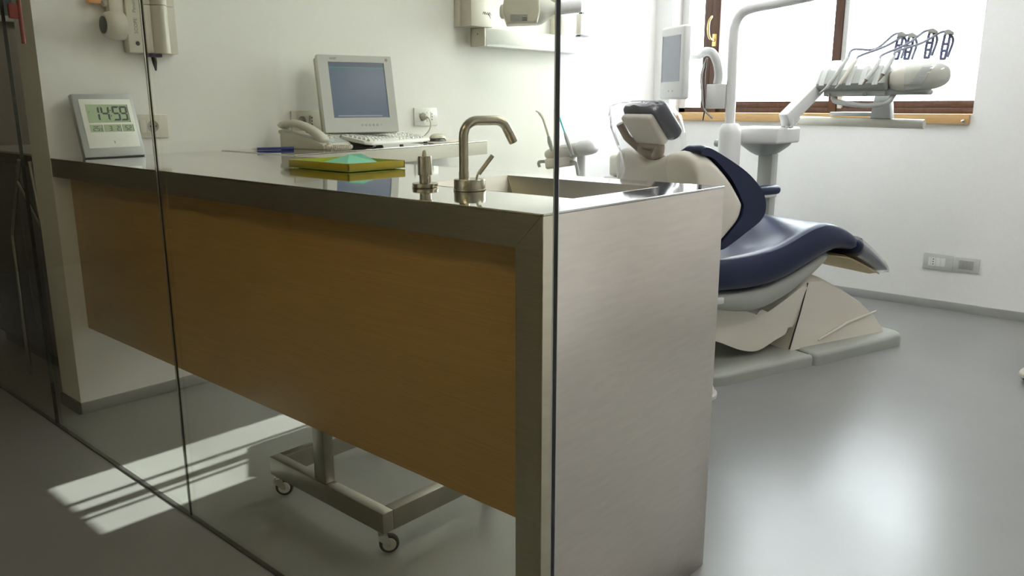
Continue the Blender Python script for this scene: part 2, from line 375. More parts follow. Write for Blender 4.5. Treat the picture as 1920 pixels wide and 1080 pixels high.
# ------------------------------------------------------------------ tap, soap pump
fc = thing('sink_tap', 'brushed nickel tap with a square-bent swivel spout', 'tap', loc=(1.765, .185, H_))
cx, cy = 1.768, .188
lathe('base', [(.030, 0), (.0335, .001), (.0335, .0035), (.0325, .004), (.0325, .022), (.0315, .0235), (0, .0235)], 'nickel', fc, Matrix.Translation((cx, cy, H_)), 40)
px, py = cx-.012, cy-.004
sd = Vector((.30, .95, 0)).normalized()
z0 = H_+.0235; zt = H_+.140; r = .032; ln = .105
pts = [Vector((px, py, z0)), Vector((px, py, z0+.012))]
pts += [Vector((px, py, zt-r))+sd*(r-r*math.cos(a))+Vector((0, 0, r*math.sin(a))) for a in [math.pi/2*i/7 for i in range(8)]]
e1 = Vector((px, py, zt))+sd*(ln-.03)
pts += [e1 + sd*(.03*math.sin(a)) - Vector((0, 0, .03*(1-math.cos(a)))) for a in [math.radians(65)*i/6 for i in range(7)]]
dd = (pts[-1]-pts[-2]).normalized(); pts.append(pts[-1]+dd*.010)
tube('spout', pts, .0098, 'nickel', fc, 18)
tube('aerator', [pts[-1]+dd*.0003, pts[-1]+dd*.022], .0102, 'nickel', fc, 18)
tube('collar', [(px, py, z0), (px, py, z0+.014)], .0106, 'nickel', fc, 18)
lv = Vector((cx+.010, cy+.010, z0))
tube('lever', [lv, lv+Vector((.002, .002, .010)), lv+Vector((.004, .006, .012))], .0025, 'nickel', fc, 10)
l1 = lv+Vector((.003, .004, .010)); tube('lever', [l1, l1+Vector((.012, .028, .036))], .0045, 'nickel', fc, 14)
settle(fc)
sp = thing('soap_pump', 'brushed nickel soap pump with cream nozzle beside the tap', 'soap pump', loc=(1.655, .168, H_))
T = Matrix.Translation((1.655, .168, H_))
lathe('flange', [(.027, 0), (.0285, .0015), (.0285, .003), (.0275, .0035), (.0275, .009), (.026, .010), (0, .010)], 'nickel', sp, T, 36)
lathe('stem', [(.0125, .010), (.0125, .026), (0, .026)], 'nickel', sp, T, 24)
lathe('body', [(.0145, .026), (.0150, .0265), (.0150, .064), (.0142, .066), (0, .066)], 'nickel', sp, T, 28)
lathe('nozzle', [(.0055, .066), (.005, .070), (.0042, .076), (.002, .0785), (0, .079)], 'cream', sp, T, 16)
settle(sp)

# ------------------------------------------------------------------ yellow tray with cloth
ty = thing('shallow_tray', 'shallow yellow lacquered tray with lime inside on the counter', 'tray', loc=(1.09, .39, H_))
x0, x1, y0, y1 = .950, 1.222, .292, .485
box('tray_floor', (x0, y0, H_+.002), (x1, y1, H_+.005), 'tray_in', ty)
for lo, hi in (((x0, y0, H_+.002), (x1, y0+.005, H_+.023)), ((x0, y1-.005, H_+.002), (x1, y1, H_+.023)), ((x0, y0, H_+.002), (x0+.005, y1, H_+.023)), ((x1-.005, y0, H_+.002), (x1, y1, H_+.023))):
    box('tray_side', lo, hi, 'tray', ty, .0015)
for lo, hi in (((x0+.005, y1-.0057, H_+.005), (x1-.005, y1-.005, H_+.022)), ((x0+.005, y0+.005, H_+.005), (x0+.0057, y1-.005, H_+.022))):
    box('tray_lining', lo, hi, 'tray_in', ty)
box('tray_foot', (x0+.02, y0+.02, H_), (x1-.02, y1-.02, H_+.002), 'black', ty)
settle(ty)
bm = bm_new()
V = [(1.02, .306, .9055), (1.2, .306, .922), (1.212, .40, .921), (1.135, .405, .941), (1.03, .47, .912), (1.0, .40, .908)]
top_ = [bm.verts.new(p) for p in V]; bot = [bm.verts.new((p[0], p[1], max(.9052, p[2]-.008))) for p in V]
c = bm.verts.new((1.11, .38, .939)); cb = bm.verts.new((1.11, .38, .925))
n = len(V)
for i in range(n):
    j = (i+1) % n
    bm.faces.new((top_[i], top_[j], c)); bm.faces.new((bot[j], bot[i], cb)); bm.faces.new((top_[i], bot[i], bot[j], top_[j]))
tag(finish('folded_cloth', bm, 'cloth', smooth=0), 'folded mint green cloth lying in the yellow tray', 'cloth')

# ------------------------------------------------------------------ digital clock leaning on the wall
ck = thing('digital_clock', 'silver framed digital clock reading 14:59 leaning on the wall', 'clock', loc=(.1, .17, H_))
o0 = Vector((.115, .066, H_+.0035)); ez = Vector((-.065, 0, .205)).normalized(); ey = Vector((-.06, 1, 0)).normalized(); ex = ey.cross(ez)   # ex out of face
T = frame(o0, ey, ex, ez)          # local x right, y outward, z up
S = .205
box('frame', (0, -.022, 0), (S, 0, .215), 'clock', ck, .003, T=T)
box('face', (.020, 0, .030), (S-.012, .0018, .197), 'clockface', ck, .0008, T=T)
def scr(a, b, c, d): return box('display', (a, .0018, b), (c, .0026, d), 'lcd', ck, T=T)
d0 = scr(.038, .116, .176, .178); d1 = scr(.038, .084, .077, .109); d2 = scr(.083, .084, .139, .109); d3 = scr(.145, .084, .182, .109)
for a, b, c_, d in ((.176, .116, .1785, .178), (.077, .084, .079, .109), (.139, .084, .141, .109), (.182, .084, .184, .109)):
    box('display_shadow', (a, .0016, b), (c_, .0024, d), 'lcdblack', ck, T=T)
SEG = {'0': 'abcdef', '1': 'bc', '2': 'abged', '3': 'abgcd', '4': 'fgbc', '5': 'afgcd', '9': 'abcdfg'}
def digit(bm, ch, x, z, w, h, t, T):
    g = t*.18; y0, y1 = .0026, .0031; sl = .03
    P = {'a': ((g, h), (w-g, h), (w-t, h-t), (t, h-t)), 'd': ((g, 0), (w-g, 0), (w-t, t), (t, t)),
         'g': ((t*.6, h/2), (t, h/2+t/2), (w-t, h/2+t/2), (w-t*.6, h/2), (w-t, h/2-t/2), (t, h/2-t/2)),
         'f': ((0, h-g), (t, h-t), (t, h/2+t/2), (0, h/2+g)), 'b': ((w, h-g), (w-t, h-t), (w-t, h/2+t/2), (w, h/2+g)),
         'e': ((0, g), (t, t), (t, h/2-t/2), (0, h/2-g)), 'c': ((w, g), (w-t, t), (w-t, h/2-t/2), (w, h/2-g))}
    for s in SEG[ch]: add_prism(bm, [(x+a+b*sl, z+b) for a, b in P[s]], y0, y1, T)
def digits(parent, items):
    for ch, x, z, w, h, t in items:
        bm = bm_new(); digit(bm, ch, x, z, w, h, t, T); o = finish('digit', bm, 'lcdblack', parent, 0)
digits(d0, [('1', .052, .122, .026, .050, .0062), ('4', .083, .122, .028, .050, .0062), ('5', .121, .122, .026, .050, .0062), ('9', .1465, .122, .026, .050, .0062)])
bm = bm_new()
for z in (.137, .155): add_prism(bm, [(.1145, z), (.118, z), (.118, z+.004), (.1145, z+.004)], .0026, .0031, T)
finish('colon', bm, 'lcdblack', d0, 0)
bm = bm_new(); add_prism(bm, [(.0445, .150), (.0458, .150), (.0458, .156), (.0445, .156)], .0026, .0031, T); finish('signal_mark', bm, 'lcdblack', d0, 0)
digits(d1, [('2', .046, .088, .009, .016, .0018), ('5', .0575, .088, .009, .016, .0018), ('3', .069, .0875, .005, .010, .0012)])
digits(d2, [('3', .100, .088, .009, .016, .0018), ('2', .125, .088, .009, .016, .0018)])
bm = bm_new(); add_prism(bm, [(.1115, .0875), (.113, .0875), (.113, .089), (.1115, .089)], .0026, .0031, T); add_prism(bm, [(.136, .0875), (.1375, .0875), (.1375, .089), (.136, .089)], .0026, .0031, T); tag(finish('date_dot', bm, 'lcdblack', d2, 0), kind='stuff')
digits(d3, [('5', .1545, .088, .009, .016, .0018), ('2', .1665, .088, .009, .016, .0018)])
box('logo_plate', (.112, .0018, .043), (.142, .0021, .054), 'white', ck, T=T); box('logo_mark', (.106, .0018, .044), (.110, .0022, .053), 'greyplastic', ck, T=T)
settle(ck)

# ------------------------------------------------------------------ wall sockets
def socket(name, label, T, w, h, plate, mods, group='wall socket plates'):
    """T: local x along wall, y out of wall, z up, origin at centre"""
    o = thing(name, label, 'wall socket', group, loc=T.translation)
    box('plate', (-w/2, .0004, -h/2), (w/2, .009, h/2), plate, o, .0025, T=T)
    for kind, x, mw, mm in mods:
        if kind == 'round':
            m = box('module', (x-mw/2, .009, -.0225), (x+mw/2, .010, .0225), mm, o, T=T)
            R = T @ Matrix.Translation((x, .0102, 0)) @ Matrix.Rotation(-math.pi/2, 4, 'X')
            lathe('socket_well', [(.0205, 0), (.0205, .001), (.0185, .0012), (.017, .0004), (0, .0003)], 'greyplastic', o, R, 28)
            bm = bm_new()
            for dx in (-.0095, .0095): add_lathe(bm, [(.0028, 0), (.0028, .0016), (0, .0016)], R @ Matrix.Translation((dx, 0, 0)), 10)
            tag(finish('pin_holes', bm, 'black', o), kind='stuff')
        elif kind == 'three':
            m = box('module', (x-mw/2, .009, -.0225), (x+mw/2, .0104, .0225), mm, o, .0006, T=T)
            bm = bm_new()
            R = T @ Matrix.Translation((x, .0104, 0)) @ Matrix.Rotation(-math.pi/2, 4, 'X')
            for dz in (-.013, 0, .013): add_lathe(bm, [(.003, 0), (.003, .0005), (0, .0005)], R @ Matrix.Translation((0, dz, 0)), 10)
            tag(finish('pin_holes', bm, 'black', o), kind='stuff')
        else:
            box('module', (x-mw/2, .009, -.0225), (x+mw/2, .0112, .0225), mm, o, .0008, T=T)
    settle(o); return o
def TA(y, z): return frame((0, y, z), (0, 1, 0), (1, 0, 0), (0, 0, 1))
def TB(x, z): return frame((x, YB, z), (-1, 0, 0), (0, -1, 0), (0, 0, 1))
socket('wall_socket', 'cream socket plate on the wall behind the digital clock', TA(.345, .998), .118, .082, 'cream', [('blank', -.034, .021, 'cream'), ('round', .003, .044, 'cream')])
socket('wall_socket', 'shaded socket plate half hidden behind the computer monitor', TA(.995, 1.006), .142, .083, 'cream', [('round', -.022, .044, 'cream'), ('three', .026, .022, 'cream')])
s3 = socket('wall_socket', 'white socket plate with a plugged-in cable right of the monitor', TA(1.664, 1.016), .146, .084, 'white', [('round', -.020, .044, 'white'), ('blank', .013, .020, 'white'), ('three', .037, .022, 'white')])
socket('wall_socket', 'grey low socket plate with white modules on the window wall', TB(1.807, .252), .146, .084, 'lightgrey', [('three', .022, .022, 'white'), ('blank', -.002, .022, 'white'), ('blank', -.026, .022, 'white'), ('blank', .040, .012, 'white')], 'low plates on the window wall')
socket('wall_socket', 'grey low plate with three grey blank modules on the window wall', TB(1.942, .252), .124, .076, 'lightgrey', [('blank', .023, .022, 'greyplastic'), ('blank', 0, .022, 'greyplastic'), ('blank', -.023, .022, 'greyplastic')], 'low plates on the window wall')
pc = thing('power_cable', 'beige plug and cable hanging from the socket right of the monitor', 'cable', loc=(.02, 1.645, 1.0))
R = TA(1.642, 1.018) @ Matrix.Translation((0, .011, 0)) @ Matrix.Rotation(-math.pi/2, 4, 'X')
lathe('plug', [(.017, 0), (.0175, .006), (.015, .018), (.008, .026), (0, .027)], 'phone', pc, R, 20)
tube('cord', cr([(.036, 1.642, 1.018), (.045, 1.65, 1.008), (.045, 1.66, .985), (.04, 1.655, .955), (.035, 1.63, .930), (.03, 1.60, .912), (.03, 1.57, .9065)], 5), .0032, 'cream', pc, 8)
settle(pc)

# ------------------------------------------------------------------ computer monitor
M['screen'] = mat('lit_screen', (.02, .025, .035), .22, var=.02, emit=((.30, .42, .66), .17))
M['screen_bar'] = mat('lit_screen_bar', (.02, .03, .03), .25, emit=((.10, .60, .40), .25))
M['screen_band'] = mat('lit_screen_band', (.02, .02, .03), .25, emit=((.25, .27, .42), .22))
M['screen_task'] = mat('lit_taskbar', (.02, .02, .03), .25, emit=((.5, .55, .7), .35))
mn = thing('computer_monitor', 'light grey flat computer monitor with blue screen on the steel desk', 'monitor', loc=(.16, 1.1, DZ))
er = Vector((.29, .957, 0)).normalized(); nn0 = Vector((er.y, -er.x, 0)); th = math.radians(12)
up = Vector((0, 0, 1))*math.cos(th) - nn0*math.sin(th); nn = nn0*math.cos(th)+Vector((0, 0, 1))*math.sin(th)
T = frame((.170, .975, .962), er, nn, up); MW, MH = .318, .315
bm = bm_new()
# bezel as a frame around the recessed screen
a0, a1, b0, b1 = .042, MW-.034, .060, MH-.028
for lo, hi in (((0, -.03, 0), (a0, 0, MH)), ((a1, -.03, 0), (MW, 0, MH)), ((a0, -.03, 0), (a1, 0, b0)), ((a0, -.03, b1), (a1, 0, MH))):
    add_box(bm, lo, hi)
bmesh.ops.remove_doubles(bm, verts=bm.verts, dist=1e-5)
bmesh.ops.transform(bm, matrix=T, verts=bm.verts)
finish('bezel', bm, 'monitor', mn, 0)
box('back_cover', (.001, -.062, .002), (MW-.001, -.03, MH-.002), 'monitor_side', mn, .006, T=T)
box('back_bulge', (.06, -.09, .05), (MW-.06, -.061, MH-.06), 'monitor_side', mn, .015, T=T)
sc = box('screen', (a0, -.01, b0), (a1, -.006, b1), 'screen', mn, T=T)
box('screen_header', (a0+.001, -.006, b1-.017), (a1-.001, -.0055, b1-.005), 'screen_band', sc, T=T)
box('screen_bar', (a0+.001, -.006, b1-.0225), (a1-.001, -.0055, b1-.019), 'screen_bar', sc, T=T)
box('task_bar', (a0+.02, -.006, b0+.006), (a1-.03, -.0055, b0+.011), 'screen_task', sc, T=T)
for i in range(6):
    R = T @ Matrix.Translation((.160+i*.0165, 0, .030)) @ Matrix.Rotation(-math.pi/2, 4, 'X')
    lathe('button', [(.0052 if i < 5 else .002, 0), (.0048 if i < 5 else .0018, .0015), (0, .0015)], 'lightgrey', mn, R, 14)
Tt = T @ Matrix.Rotation(math.pi/2, 4, 'X')
text('logo', 'acer', .017, 'print', mn, T @ Matrix.Translation((.065, .0006, MH-.013)) @ Matrix.Rotation(math.pi/2, 4, 'X') @ Matrix.Scale(-1, 4, (0, 0, 1)), .0003)
R = T @ Matrix.Translation((MW-.022, 0, MH-.016)) @ Matrix.Rotation(-math.pi/2, 4, 'X')
lathe('power_badge', [(.0065, 0), (.006, .0008), (0, .0008)], mat('mauve', (.45, .25, .28), .4), mn, R, 16)
cbase = Vector((.170, .975, 0)) + er*(MW/2) - nn0*.06
Tb = frame((cbase.x, cbase.y, DZ), er, nn0, (0, 0, 1))
box('foot', (-.10, -.06, 0), (.10, .03, .012), 'greyplastic', mn, .005, T=Tb)
box('neck', (-.045, -.045, .012), (.045, -.02, .16), 'monitor_side', mn, .008, T=Tb)
settle(mn)

# ------------------------------------------------------------------ keyboard, mouse, pad
kb = thing('keyboard', 'white computer keyboard raised on black feet at the desk edge', 'keyboard', loc=(.2, 1.33, DZ))
kx = Vector((-.27, .963, 0)).normalized(); kyv = Vector((-kx.y, kx.x, 0))      # kx along keys, ky towards the back
ks = math.radians(9)
kup = Vector((0, 0, 1))*math.cos(ks) - kyv*math.sin(ks); kyt = kyv*math.cos(ks)+Vector((0, 0, 1))*math.sin(ks)
Tk = frame((.335, 1.062, DZ+.010), kx, kyt, kup); KL, KD = .475, .165
def kfront(u): return -.010*math.sin(math.pi*u)          # bowed front edge
def kback(u): return KD + .012*math.sin(math.pi*u)
bm = bm_new(); rings = []
for i in range(25):
    u = i/24; e = min(1, min(u, 1-u)/.06); q = .010*(1-math.sqrt(1-(1-e)**2))
    x = u*KL; y0, y1 = kfront(u)+q*2.2, kback(u)-q*2.2
    rings.append([Vector((x, y0+.002, 0)), Vector((x, y0, .006)), Vector((x, y0+.006, .013)), Vector((x, y1-.006, .015)), Vector((x, y1, .008)), Vector((x, y1-.002, 0))])
skin(bm, rings); bmesh.ops.transform(bm, matrix=Tk, verts=bm.verts)
finish('body', bm, 'white', kb, 40)
rows = [(.022, 14, 0), (.045, 12, 0), (.067, 12, 0), (.089, 13, 0), (.111, 14, 0), (.138, 13, 0)]
M['keys'] = mat('keycaps', (.72, .73, .70), .5, var=.02)
bm = bm_new()
for y, n, _ in rows:
    pitch = .30/n
    spec_ = []
    if y == .022: spec_ = [(.02, .026), (.05, .022), (.075, .022), (.10, .13), (.235, .022), (.26, .022), (.285, .026)]
    else: spec_ = [(.02+i*pitch, pitch*.86) for i in range(n)]
    spec_ += [(.332+i*.019, .0165) for i in range(3)] if y != .067 else []
    spec_ += [(.395+i*.019, .0165) for i in range(3 if y > .03 else 2)] if y < .13 else []
    for x, w in spec_:
        vs = add_box(bm, (x, y-.0085, .012), (x+w, y+.0085, .0205))
        for v in vs:
            if v.co.z > .018: v.co.x += (.0018 if v.co.x < x+w/2 else -.0018); v.co.y += (.002 if v.co.y < y else -.002)
bmesh.ops.transform(bm, matrix=Tk, verts=bm.verts); tag(finish('keys', bm, 'keys', kb, 0), kind='stuff')
for x in (.035, KL-.05):
    box('rear_foot', (x, KD-.030, -.026), (x+.022, KD-.022, .001), 'black', kb, .002, T=Tk)
    box('front_pad', (x, .008, -.0085), (x+.022, .016, .0005), 'black', kb, .001, T=Tk)
settle(kb)
pad = box('mouse_pad', (.045, 1.50, DZ), (.235, 1.775, DZ+.003), 'paper', None, .001)
tag(pad, 'pinkish cream mouse pad at the far end of the steel desk', 'mouse pad')
ms = thing('computer_mouse', 'white and dark computer mouse on the cream pad', 'mouse', loc=(.12, 1.64, DZ+.003))
def half_egg(bm, T, a, b, h, z0=0, n=20, m=8, flat=1):
    rings = []
    for j in range(m+1):
        t = j/m*math.pi/2; rr = math.cos(t)**.7
        rings.append([T @ Vector((a*rr*math.cos(2*math.pi*i/n), b*rr*math.sin(2*math.pi*i/n), z0+h*math.sin(t))) for i in range(n)])
    skin(bm, rings)
Tm = frame((.13, 1.62, DZ+.003), (-.2, .98, 0), (-.98, -.2, 0), (0, 0, 1))
bm = bm_new(); half_egg(bm, Tm, .056, .033, .020, 0); finish('lower_shell', bm, 'black', ms, 60)
bm = bm_new(); half_egg(bm, Tm @ Matrix.Translation((.006, 0, 0)), .050, .0325, .021, .0145); finish('upper_shell', bm, 'cream', ms, 60)
settle(ms)

# ------------------------------------------------------------------ telephone and pen
ph = thing('desk_telephone', 'grey beige push-button desk telephone with coiled cord', 'telephone', loc=(.2, .9, DZ))
fx = Vector((.97, .24, 0)).normalized(); fyv = Vector((-fx.y, fx.x, 0))         # fx: back to front
Tp = frame((.085, .815, DZ), fx, fyv, (0, 0, 1))
prof = [(0, .0), (.0, .055), (.012, .066), (.06, .062), (.15, .042), (.215, .022), (.222, .012), (.222, 0)]
prism('body', prof, 0, .168, 'phone', ph, Tp, .004)
prism('front_panel', [(.152, .0425), (.212, .0238), (.212, .0245), (.152, .0432)], .066, .162, 'phone_panel', ph, Tp)
bm = bm_new(); sl = math.atan2(-.02, .09)
def pk(x, y, w, d):
    z = .062-(x-.06)*.222
    Tq = Tp @ Matrix.Translation((x, y, z)) @ Matrix.Rotation(math.atan(.222), 4, 'Y'); add_box(bm, (-w/2, -d/2, -.001), (w/2, d/2, .005), .001, 1, T=Tq)
for i in range(4):
    for j in range(4): pk(.075+i*.018, .080+j*.023, .011, .016)
tag(finish('keypad', bm, 'cream', ph, 0), kind='stuff')
bm = bm_new()
for j in range(3): pk(.163, .086+j*.028, .006, .016)
tag(finish('function_keys', bm, 'white', ph, 0), kind='stuff')
def hx(p): return Tp @ Vector(p)
hp = cr([hx((-.012, .032, .082)), hx((.0, .032, .092)), hx((.05, .032, .098)), hx((.11, .032, .085)), hx((.165, .032, .058)), hx((.205, .032, .028))], 5)
bm = bm_new(); rings = []
for i, p in enumerate(hp):
    u = i/(len(hp)-1); e = math.sin(math.pi*min(1, max(0, u))); w = .026-.004*e; hgt = .017-.003*e
    if i in (0, len(hp)-1): w *= .7; hgt *= .6
    t = (hp[min(i+1, len(hp)-1)]-hp[max(i-1, 0)]).normalized(); s_ = fyv; n_ = t.cross(s_)
    rings.append([p + s_*(w*math.copysign(abs(math.cos(a))**.6, math.cos(a))) + n_*(hgt*math.copysign(abs(math.sin(a))**.7, math.sin(a))) for a in [2*math.pi*k/14 for k in range(14)]])
skin(bm, rings); hs = finish('handset', bm, 'phone', ph, 60)
bm = bm_new()
add_tube(bm, [hx((-.004, .032, .072)), hx((-.002, .032, .060))], .024, 16); finish('earpiece', bm, 'phone', hs, 40)
prism('cradle', [(.0, .055), (.0, .072), (.02, .066), (.12, .050), (.20, .024), (.19, .02)], .004, .060, 'phone_panel', ph, Tp, .003)
# coil
path = cr([hx((.212, .040, .024)), hx((.225, .030, .018)), hx((.245, .000, .010)), hx((.262, -.020, .010)), hx((.285, .02, .010)), hx((.290, .075, .010)), hx((.262, .098, .010)), hx((.238, .06, .010)), hx((.226, .0, .010))], 60)
pts = []
for i, p in enumerate(path):
    t = (path[min(i+1, len(path)-1)]-path[max(i-1, 0)]).normalized(); s_ = t.cross(Vector((0, 0, 1))).normalized(); n_ = s_.cross(t); a = i*.72
    rr = .0068*min(1, i/30)
    pts.append(p + s_*(rr*math.cos(a)) + n_*(rr*math.sin(a)))
tube('coiled_cord', pts, .0020, 'cream', ph, 5)
settle(ph)
pn = thing('ballpoint_pen', 'blue ballpoint pen lying by the telephone', 'pen', loc=(.1, .78, DZ))
pA, pB = Vector((.14, .655, DZ+.006)), Vector((.20, .80, DZ+.006)); pd = (pB-pA).normalized()
tube('barrel', [pA+pd*.02, pB-pd*.02], .0055, 'blue', pn, 10); tube('tip', [pA, pA+pd*.02], [.001, .005], 'cream', pn, 10); tube('cap', [pB-pd*.045, pB], .0062, 'blue', pn, 10)
settle(pn)

# ------------------------------------------------------------------ panoramic unit on the wall, far left
xu = thing('xray_control_unit', 'cream wall-mounted x-ray unit with round dark knob above the clock', 'x-ray unit', loc=(.03, .37, 1.25))
box('housing', (.001, .277, 1.249), (.045, .335, 1.75), 'cream', xu, .003)
T0 = Matrix()
bm = bm_new()
add_box(bm, (.001, .3375, 1.249), (.046, .362, 1.409), .002); finish('cover_panel', bm, 'cream', xu)
bm = bm_new(); add_box(bm, (.001, .3375, 1.411), (.046, .362, 1.75), .002); finish('cover_panel', bm, 'cream', xu)
def bulge(z0, z1):
    poly = [(.362, .001), (.362, .040)] + [(.3635+.058*(i/10), .044+.030*math.sin(math.pi*i/10)**.8) for i in range(11)] + [(.424, .040), (.452, .038), (.452, .001)]
    bm = bm_new(); add_prism(bm, poly, z0, z1, Matrix(((0, 0, 1, 0), (1, 0, 0, 0), (0, 1, 0, 0), (0, 0, 0, 1)))); return finish('rounded_cover', bm, 'cream', xu, 40)
bulge(1.249, 1.409); bulge(1.411, 1.75)
# knob on the left flank
Tk2 = frame((.058, .255, 1.332), (1, 0, 0), (0, 0, 1), (0, -1, 0))
lathe('drum', [(.046, 0), (.046, .035), (.043, .050), (.035, .062), (.0, .063)], 'cream', xu, Tk2, 36)
lathe('dark_disc', [(.028, .0615), (.028, .0645), (.026, .0655), (0, .0655)], 'darkgrey', xu, Tk2, 32)
box('knob_bracket', (.004, .225, 1.295), (.038, .278, 1.47), 'cream', xu, .01)
lathe('small_stud', [(.012, .0), (.012, .01), (.009, .014), (0, .014)], 'phone', xu, frame((.02, .225, 1.405), (1, 0, 0), (0, 0, 1), (0, -1, 0)), 18)
lathe('round_button', [(.0072, 0), (.0072, .001), (.006, .002), (0, .002)], 'darkgrey', xu, frame((.045, .307, 1.279), (0, 1, 0), (0, 0, 1), (1, 0, 0)), 20)
Tx = frame((.0454, .306, 1.337), (0, 0, 1), (0, -1, 0), (1, 0, 0))
text('lettering', 'SCOPE', .017, 'print', xu, Tx, .0002)
text('lettering', 'Panorama 2', .0165, 'print', xu, frame((.0454, .305, 1.420), (0, 0, 1), (0, -1, 0), (1, 0, 0)), .0002)
cl = box('clip', (.02, .345, 1.236), (.05, .388, 1.2485), 'purple', xu, .003)
tube('strap', [(.036, .362, 1.237), (.036, .364, 1.215), (.036, .366, 1.19)], [.010, .008, .003], 'black', xu, 8)
settle(xu)
tag(box('lamp_reflection', (.001, .165, 1.402), (.03, .205, 1.47), 'orange', None, .004), 'small orange box on the wall in place of a warm lamp reflection, left of the x-ray unit', 'lamp')  # orange box stands in for the reflection of a warm lamp

# ------------------------------------------------------------------ wall-mounted intraoral x-ray
xr = thing('wall_xray', 'cream and white wall-mounted dental x-ray with tube head above the desk', 'x-ray machine', loc=(.05, 2.35, 1.36))
box('rail', (.001, 1.992, 1.352), (.095, 2.815, 1.437), 'white', xr, .003)
box('rail_lip', (.095, 1.995, 1.352), (.0965, 2.81, 1.362), 'lightgrey', xr)
box('rail_end_cap', (.001, 1.979, 1.351), (.096, 1.992, 1.438), 'cream', xr, .003)
lathe('screw', [(.003, 0), (.003, .001), (0, .001)], 'black', xr, frame((.05, 1.979, 1.41), (1, 0, 0), (0, 0, 1), (0, -1, 0)), 10)
cbx = box('control_box', (.001, 1.885, 1.440), (.100, 2.035, 1.95), 'cream', xr, .004)
box('control_box_back', (.001, 1.868, 1.440), (.03, 1.885, 1.95), 'cream', xr, .003)
# scribbled emblem
pts = [(0, 0), (.004, .012), (.008, 0), (.012, .012), (.016, .001), (.022, .012), (.026, -.002)]
for a, b in zip(pts, pts[1:]): tube('emblem_stroke', [(.1004, 1.965+a[0]*1.6, 1.498+a[1]), (.1004, 1.965+b[0]*1.6, 1.498+b[1])], .0011, 'print', cbx, 5)
for a, b in (((.030, .012), (.026, -.002)), ((.030, .012), (.037, -.001)), ((.0285, .002), (.034, -.016))): tube('emblem_stroke', [(.1004, 1.965+a[0]*1.6, 1.498+a[1]), (.1004, 1.965+b[0]*1.6, 1.498+b[1])], .0014, 'print', cbx, 5)
# back plate, holder
box('back_plate', (.001, 2.60, 1.44), (.04, 2.80, 1.95), 'beige', xr, .003)
holder = box('ribbed_holder', (.10, 2.70, 1.443), (.135, 2.775, 1.555), 'beige', xr, .006)
bm = bm_new()
for i in range(9): add_box(bm, (.135, 2.702, 1.449+i*.0115), (.1365, 2.773, 1.4535+i*.0115))
tag(finish('rib', bm, 'cream', holder, 0), kind='stuff')
box('holder_foot', (.10, 2.70, 1.437), (.135, 2.775, 1.443), 'black', xr); box('holder_catch', (.11, 2.715, 1.555), (.13, 2.735, 1.565), 'black', xr)
# tube head in front of the rail
bm = bm_new()
poly = [(-.085, .115), (-.094, .055), (-.072, 0), (.07, .004), (.085, .06), (.082, .115), (.06, .14), (-.06, .14)]
RV = Vector((.744, .668, 0)); FV = Vector((-.668, .744, 0)); XC = Vector((.30, 2.025, 1.438))
Th = frame(XC, RV, FV, (0, 0, 1))
add_prism(bm, poly, -.075, .075, Th, .014, 3); th_ = finish('tube_head', bm, 'cream', xr, 40)
lathe('end_knob', [(.034, 0), (.032, .012), (.02, .02), (0, .021)], 'cream', xr, frame(XC-RV*.086+Vector((0, 0, .062)), (0, 0, 1), FV, -RV), 24)
lathe('cone', [(.068, 0), (.064, .02), (.05, .045), (.026, .085), (.024, .10), (0, .10)], 'white', xr, frame(XC+RV*.072+Vector((0, 0, .066)), (0, 0, 1), FV, RV+Vector((0, 0, .10))), 32)
lathe('collimator_tube', [(.03, 0), (.03, .110), (.0285, .114), (0, .114)], 'white', xr, frame(XC+RV*.165+Vector((0, 0, .076)), (0, 0, 1), FV, RV+Vector((0, 0, .10))), 28)
box('rating_plate', (-.055, -.0768, .012), (.025, -.0745, .042), 'alu', th_, T=Th)
for i in (0, 1): box('plate_print', (.0, -.0772, .015+i*.009), (.022, -.0768, .019+i*.009), 'black', th_, T=Th)
box('head_yoke', (-.03, -.02, .138), (.03, .02, .26), 'cream', xr, .01, T=Th)
tube('swing_arm', [(.30, 2.02, 1.69), (.18, 2.35, 1.78), (.06, 2.66, 1.82)], .028, 'white', xr, 16)
settle(xr)

# ------------------------------------------------------------------ dental chair
AX = Vector((.336, .942, 0)).normalized(); NX = Vector((.942, -.336, 0)).normalized()
PC = Vector((1.4613, 2.3491, 0))
TC = frame(PC, AX, -NX, (0, 0, 1))           # local x = towards the feet, y = away from the viewer, z up
ch = thing('dental_chair', 'navy and cream dental chair with upright back and headrest', 'dental chair', loc=PC)
def C3(s, t, z): return TC @ Vector((s, -t, z))
# floor plate in two pieces
def plate(nm, poly, h, m):
    bm = bm_new(); A = [bm.verts.new(TC @ Vector((s, -t, .0))) for s, t in poly]; f = bm.faces.new(A)
    r = bmesh.ops.extrude_face_region(bm, geom=[f]); vs = [v for v in r['geom'] if isinstance(v, bmesh.types.BMVert)]
    bmesh.ops.translate(bm, vec=(0, 0, h), verts=vs)
    te = [e for e in bm.edges if all(v.co.z > h/2 for v in e.verts)]
    bmesh.ops.bevel(bm, geom=te, offset=.018, segments=4, profile=.5, affect='EDGES')
    return finish(nm, bm, m, ch, 50)
def rp(s0, s1, w0, w1, r, k=5):
    P = []
    for (s, t, a0, rr) in ((s1, w1, 0, r[1]), (s0, w0, 90, r[0]), (s0, -w0, 180, r[0]), (s1, -w1, 270, r[1])):
        cs = s - math.copysign(rr, s-(s0+s1)/2); ct = t - math.copysign(rr, t)
        for i in range(k+1):
            a = math.radians(a0+90*i/k); P.append((cs+rr*math.cos(a), ct+rr*math.sin(a)))
    return P
plate('floor_plate_rear', rp(-.62, .002, .285, .275, (.13, .01)), .05, 'greybase')
plate('floor_plate_front', rp(.004, .625, .285, .26, (.02, .07)), .055, 'greybase')

